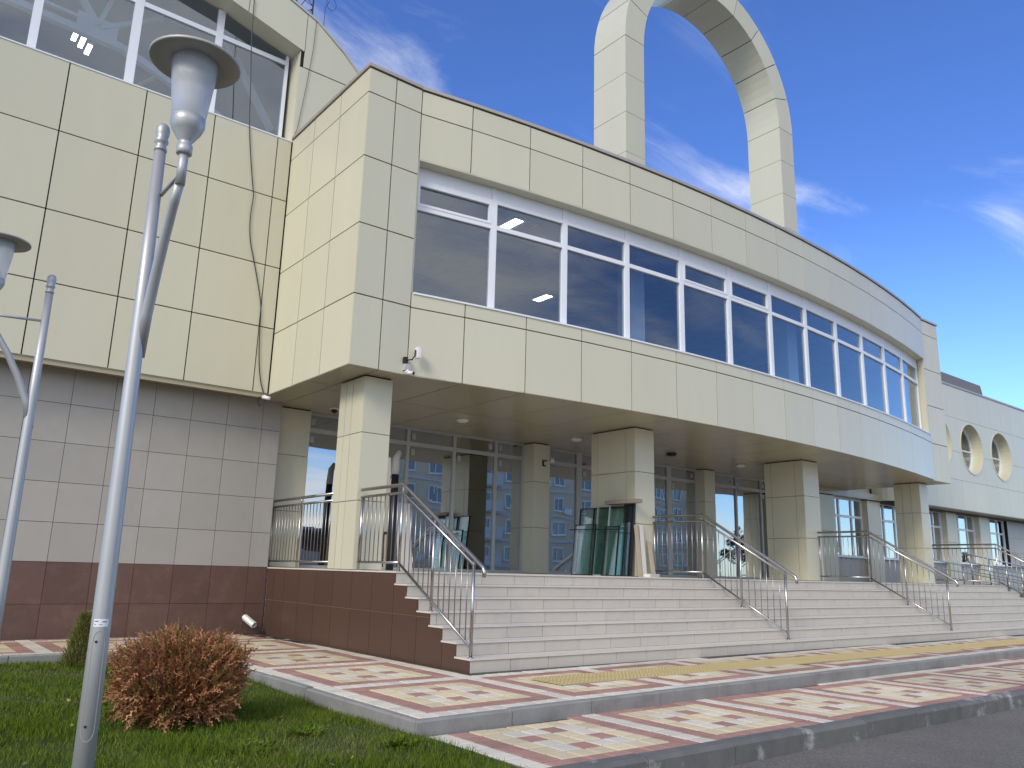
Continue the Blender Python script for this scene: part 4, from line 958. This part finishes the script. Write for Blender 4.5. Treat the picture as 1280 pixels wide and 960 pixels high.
bush = empty('dry_bush', tuple(bc), 'rounded brown dried-out thuja bush on the lawn', 'bush')
def bush_r(d):    # superellipsoid, squared-off, with lumps
    e = 3.0; k = (abs(d[0]/BR[0])**e+abs(d[1]/BR[1])**e+abs(d[2]/BR[2])**e)**(-1/e)
    return k*(1+.06*math.sin(7*d[0]+3*d[2])+.05*math.sin(9*d[1]-5*d[2]+1))
pts = []; dirs = []
for i in range(9500):
    d = rng.normal(size=3); d /= np.linalg.norm(d)
    if d[2] < -.75: continue
    rad = bush_r(d)*rng.uniform(.62, .97)
    p = bc+np.array([0, 0, .325])+d*rad
    if p[2] < -.07: continue
    pts.append(p); dirs.append(d*.75+np.array([0, 0, .75])+rng.normal(size=3)*.28)
fronds('foliage', pts, dirs, .105, [M['thuja_brown'], M['thuja_green']], bush, 3, width=.15, leaflets=6, droop=.35)
pts = []; dirs = []
for i in range(1500):
    d = rng.normal(size=3); d /= np.linalg.norm(d)
    if d[2] < -.6: continue
    p = bc+np.array([0, 0, .325])+d*bush_r(d)*rng.uniform(.78, .98)
    if p[2] < -.05: continue
    pts.append(p); dirs.append(d*rng.uniform(.5, 1.0)+np.array([0, 0, rng.uniform(-.1, .8)])+rng.normal(size=3)*.35)
fronds('foliage', pts, dirs, .15, [M['thuja_tip'], M['thuja_green']], bush, 9, width=.20, leaflets=8, droop=.9)
tw = MB()
for i in range(70):
    d = rng.normal(size=3); d /= np.linalg.norm(d); d[2] = abs(d[2])*.7+.15; e = bc+np.array([0, 0, .05])+d*.5*rng.uniform(.6, 1)
    tw.tube([tuple(bc+np.array([rng.uniform(-.05, .05), rng.uniform(-.05, .05), 0])), tuple((bc+e)/2+np.array([0, 0, -.03])), tuple(e)], [.009, .006, .002], 5)
tw.build('branches', M['twig'], bush)
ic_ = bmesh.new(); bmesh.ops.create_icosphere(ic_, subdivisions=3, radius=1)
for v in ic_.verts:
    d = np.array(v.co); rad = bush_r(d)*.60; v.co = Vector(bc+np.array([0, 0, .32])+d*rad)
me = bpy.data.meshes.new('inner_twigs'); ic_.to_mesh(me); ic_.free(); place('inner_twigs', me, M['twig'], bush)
gc_ = np.array([2.30, 11.2, -.09]); con = empty('young_thuja', tuple(gc_), 'small green conical thuja behind the lamp post, by the paving', 'shrub')
pts = []; dirs = []
for i in range(2600):
    t = rng.random()**1.3; a = rng.uniform(0, 2*math.pi); rad = (.19*(1-t)**.8+.02)*rng.uniform(.4, 1); p = gc_+np.array([rad*math.cos(a), rad*math.sin(a), .04+.58*t]); pts.append(p); dirs.append(np.array([math.cos(a)*.5, math.sin(a)*.5, 1.0])+rng.normal(size=3)*.2)
fronds('foliage', pts, dirs, .075, [M['thuja_green'], M['thuja_brown']], con, 5, width=.16, leaflets=5)
m = MB(); m.tube([tuple(gc_), tuple(gc_+np.array([0, 0, .5]))], [.014, .004], 6); m.build('trunk', M['twig'], con)
# grass
def grass(n, name, m, hmin, hmax, wmin, wmax, region, seed, lean_=.5, dens=None):
    rg = np.random.default_rng(seed); x = rg.uniform(region[0], region[1], n); y = rg.uniform(region[2], region[3], n)
    if dens is not None: k = dens(x, y, rg); x, y = x[k], y[k]
    n = len(x); z = -.085+.016*np.sin(x*1.3+.5)*np.cos(y*.9)+.012*np.sin(x*2.7+y*1.9)-.006
    h = rg.uniform(hmin, hmax, n)*(1+.35*np.sin(x*3.1+1)*np.sin(y*2.3)+.25*np.sin(x*7+y*5)); w = rg.uniform(wmin, wmax, n); a = rg.uniform(0, 2*np.pi, n); l = rg.uniform(.1, lean_, n)*h; b = rg.uniform(0, 2*np.pi, n)
    V = np.zeros((n, 5, 3)); dx, dy = np.cos(a)*w/2, np.sin(a)*w/2
    V[:, 0] = np.c_[x-dx, y-dy, z]; V[:, 1] = np.c_[x+dx, y+dy, z]
    mx_, my_ = x+np.cos(b)*l*.35, y+np.sin(b)*l*.35
    V[:, 2] = np.c_[mx_+dx*.8, my_+dy*.8, z+h*.6]; V[:, 3] = np.c_[mx_-dx*.8, my_-dy*.8, z+h*.6]; V[:, 4] = np.c_[x+np.cos(b)*l, y+np.sin(b)*l, z+h]
    me = bpy.data.meshes.new(name); me.vertices.add(n*5); me.vertices.foreach_set('co', V.ravel())
    idx = (np.arange(n)*5)[:, None]+np.array([[0, 1, 2, 3, 3, 2, 4]]); me.loops.add(n*7); me.loops.foreach_set('vertex_index', idx.ravel().astype(np.int32))
    me.polygons.add(n*2); st = np.empty(n*2, np.int32); st[0::2] = np.arange(n)*7; st[1::2] = np.arange(n)*7+4; me.polygons.foreach_set('loop_start', st)
    me.update(calc_edges=True); me.validate(); return tag(place(name, me, m), kind='stuff')
def patch(x, y, rg):
    k = .5+.5*np.sin(x*1.9+.7*np.sin(y*1.3))*np.sin(y*1.7+x*.6); bare = np.exp(-((x-3.0)**2/.3+(y-6.0)**2/.25))
    return rg.random(len(x)) < np.clip(.62+.38*k-.35*bare, .15, 1)
tag(grass(150000, 'grass', M['grass'], .025, .065, .003, .006, (-1.2, 3.67, 2.6, 8.0), 11, .8, patch), 'short green lawn grass', 'grass')
tag(grass(70000, 'grass', M['grass'], .025, .06, .004, .008, (-1.5, 3.67, 8.0, 11.96), 12, .7, patch), 'short green lawn grass by the wall paving', 'grass')
def drydens(x, y, rg):
    return rg.random(len(x)) < np.clip(np.exp(-((x-3.0)**2/.35+(y-6.0)**2/.5))+.12, 0, 1)
tag(grass(26000, 'dry_grass', M['dry_grass'], .015, .05, .002, .004, (-1, 3.67, 2.6, 8.5), 13, 1.2, drydens), 'scattered dry straw blades in the lawn', 'grass')
# low weeds
for i, (x, y, s) in enumerate(((2.35, 5.95, .20), (2.95, 6.25, .12), (1.95, 5.3, .12), (3.35, 5.5, .10))):
    o = empty('weed', (x, y, lawn_h(x, y)), ('dark green spreading weed clump in the lawn before the dry bush', 'small weed tuft near the paving kerb', 'small weed tuft in the open lawn', 'small weed tuft at the kerb corner')[i], 'weed', 'weeds in the lawn')
    pts = []; dirs = []
    for k in range(int(1400*s)):
        a = rng.uniform(0, 2*math.pi); q = s*math.sqrt(rng.random()); pts.append(np.array([x+q*math.cos(a), y+q*math.sin(a), lawn_h(x, y)+.015])); dirs.append(np.array([math.cos(a)*.9, math.sin(a)*.9, .7])+rng.normal(size=3)*.3)
    fronds('leaves', pts, dirs, .07, [M['grass'], M['thuja_green']], o, 20+i, width=.22, leaflets=4)

lf = MB()
for i in range(45):
    x, y = rng.uniform(.2, 3.6), rng.uniform(4.3, 8.6); z = lawn_h(x, y)+rng.uniform(.03, .05); a = rng.uniform(0, 6.28); s_ = rng.uniform(.012, .03); tz = rng.uniform(-.3, .3)*s_
    c_, q_ = math.cos(a)*s_, math.sin(a)*s_; lf.add([(x-c_, y-q_, z), (x+q_*.45, y-c_*.45, z+tz), (x+c_, y+q_, z+.4*s_), (x-q_*.45, y+c_*.45, z-tz)], [(0, 1, 2, 3)])
tag(lf.build('fallen_leaf_litter', M['fallen']), kind='stuff')
# ================================================================== BEHIND THE CAMERA (seen in the glass)
AP = empty('apartment_block', (62, -42, -.25), 'grey brick apartment block across the street, mirrored in the entrance glass', 'building')
ax0, ax1, ay = 39.5, 88.0, -40.0
m = MB(); m.box(ax0, ax1, ay-9, ay, -.25, 17.3); m.build('wall', M['brick'], AP)
m = MB(); m.box(ax0-.2, ax1+.2, ay-9.2, ay+.25, 17.3, 17.8); m.build('roof', M['roof'], AP)
for k in range(6): MB().box(ax0-.02, ax1+.02, ay+.002, ay+.14, 1.55+2.8*k, 1.80+2.8*k).build('band', M['band'], AP)
wf = MB(); wv = [(-.85, .85), (-.75, .75)]
for (a, b, c, d) in ((-.85, -.75, -.75, .75), (.75, .85, -.75, .75), (-.75, .75, -.75, -.65), (-.75, .75, .65, .75), (-.12, -.02, -.65, .65)): wf.box(a, b, 0, .10, c, d)
wf.box(-.95, .95, 0, .22, -.83, -.76); wme = wf.mesh('window'); wme.materials.append(M['white'])
pf = MB().box(-.75, .75, .02, .03, -.65, .65).mesh('pane'); G_FAR = mat('far_glass', (.10, .12, .15), .12, spec=.8, obvar=.4); pf.materials.append(G_FAR)
acm = MB(); acm.box(-.4, .4, 0, .32, -.28, .28); acm.tube([(.1, .32, 0), (.1, .34, 0)], .22, 14); acme = acm.mesh('air_conditioner'); acme.materials.append(M['offwhite'])
bal = MB(); bal.box(-1.5, 1.5, 0, 1.1, -1.35, -1.2); bal.box(-1.5, 1.5, 1.02, 1.1, -1.2, -.2); bal.box(-1.5, -1.42, 0, 1.02, -1.2, -.2); bal.box(1.42, 1.5, 0, 1.02, -1.2, -.2); bal.box(-1.5, 1.5, 0, 1.08, 1.3, 1.4); balme = bal.mesh('balcony'); balme.materials.append(M['band'])
for i in range(14):
    x = ax0+2.2+3.4*i
    for k in range(6):
        z = 3.1+2.8*k
        if z > 16.5: continue
        if i % 5 == 3: place('balcony', balme, None, AP, (x, ay, z))
        w = place('window', wme, None, AP, (x, ay, z)); place('pane', pf, None, w, (x, ay, z))
        if (i*7+k*3) % 4 == 0: place('air_conditioner', acme, None, AP, (x+1.35, ay+.05, z-.7))
for x, z in ((44.3, 12.2), (57.0, 9.4)):
    m = MB(); m.lathe([(.02, 0), (.25, .03), (.42, .12), (.43, .13), (.25, .05), (.02, .02)], (0, 0, 0), 20); o = place('satellite_dish', m.mesh('satellite_dish'), M['offwhite'], None, None); o.rotation_euler = (R(-70), 0, R(10)); o.location = (x, ay+.5, z); par(o, AP)
GA = empty('garage', (30, -30, -.25), 'low dark red brick garage across the street, mirrored in the left glazing', 'garage')
m = MB(); m.box(17, 33.5, -36, -30, -.25, 3.9); m.build('wall', M['garage'], GA); m = MB(); m.box(16.7, 33.8, -36.3, -29.7, 3.9, 4.1); m.build('roof', M['roof'], GA)
for k in range(4): MB().box(18+4*k, 20.8+4*k, -30, -29.93, -.25, 2.4).build('door', M['coping'], GA)
def tree(x, y, h, sp, seed, label, src=None):
    rg = np.random.default_rng(seed); o = empty('tree', (x, y, -.25), label, 'tree', 'trees across the street')
    m = MB(); m.tube([(x, y, -.25), (x+.1, y, h*.25), (x-.05, y+.1, h*.55), (x, y, h*.85)], [.22, .17, .10, .03], 8)
    for k in range(9):
        a = rg.uniform(0, 6.28); z = h*rg.uniform(.25, .6); m.tube([(x, y, z), (x+math.cos(a)*sp*.4, y+math.sin(a)*sp*.4, z+h*.12), (x+math.cos(a)*sp*.8, y+math.sin(a)*sp*.8, z+h*.2)], [.07, .05, .02], 5)
    m.build('trunk', M['bark'], o)
    cs = [(rg.normal(0, sp*.5), rg.normal(0, sp*.5), h*rg.uniform(.4, .92), rg.uniform(.5, 1.1)*sp*.42) for _ in range(18)]
    n = 2600; V = []; F = []
    for i in range(n):
        c = cs[rg.integers(len(cs))]; d = rg.normal(size=3); d /= np.linalg.norm(d); p = np.array([x+c[0], y+c[1], c[2]])+d*c[3]*rg.uniform(.5, 1.05); a = rg.normal(size=3); a /= np.linalg.norm(a); b = np.cross(a, d); s = .16*rg.uniform(.6, 1.4); q = len(V)
        V += [p-a*s, p+b*s*.6, p+a*s, p-b*s*.6]; F.append((q, q+1, q+2, q+3))
    me = bpy.data.meshes.new('crown'); me.from_pydata([tuple(v) for v in V], [], F); me.update(); place('crown', me, M['leaf'], o)
for i in range(9):
    tree(93+11.5*i+rng.uniform(-2, 2), -38+rng.uniform(-4, 4), rng.uniform(5.5, 8.0), rng.uniform(2.0, 3.0), 40+i, 'leafy street tree beyond the apartment block, seen only as a reflection')
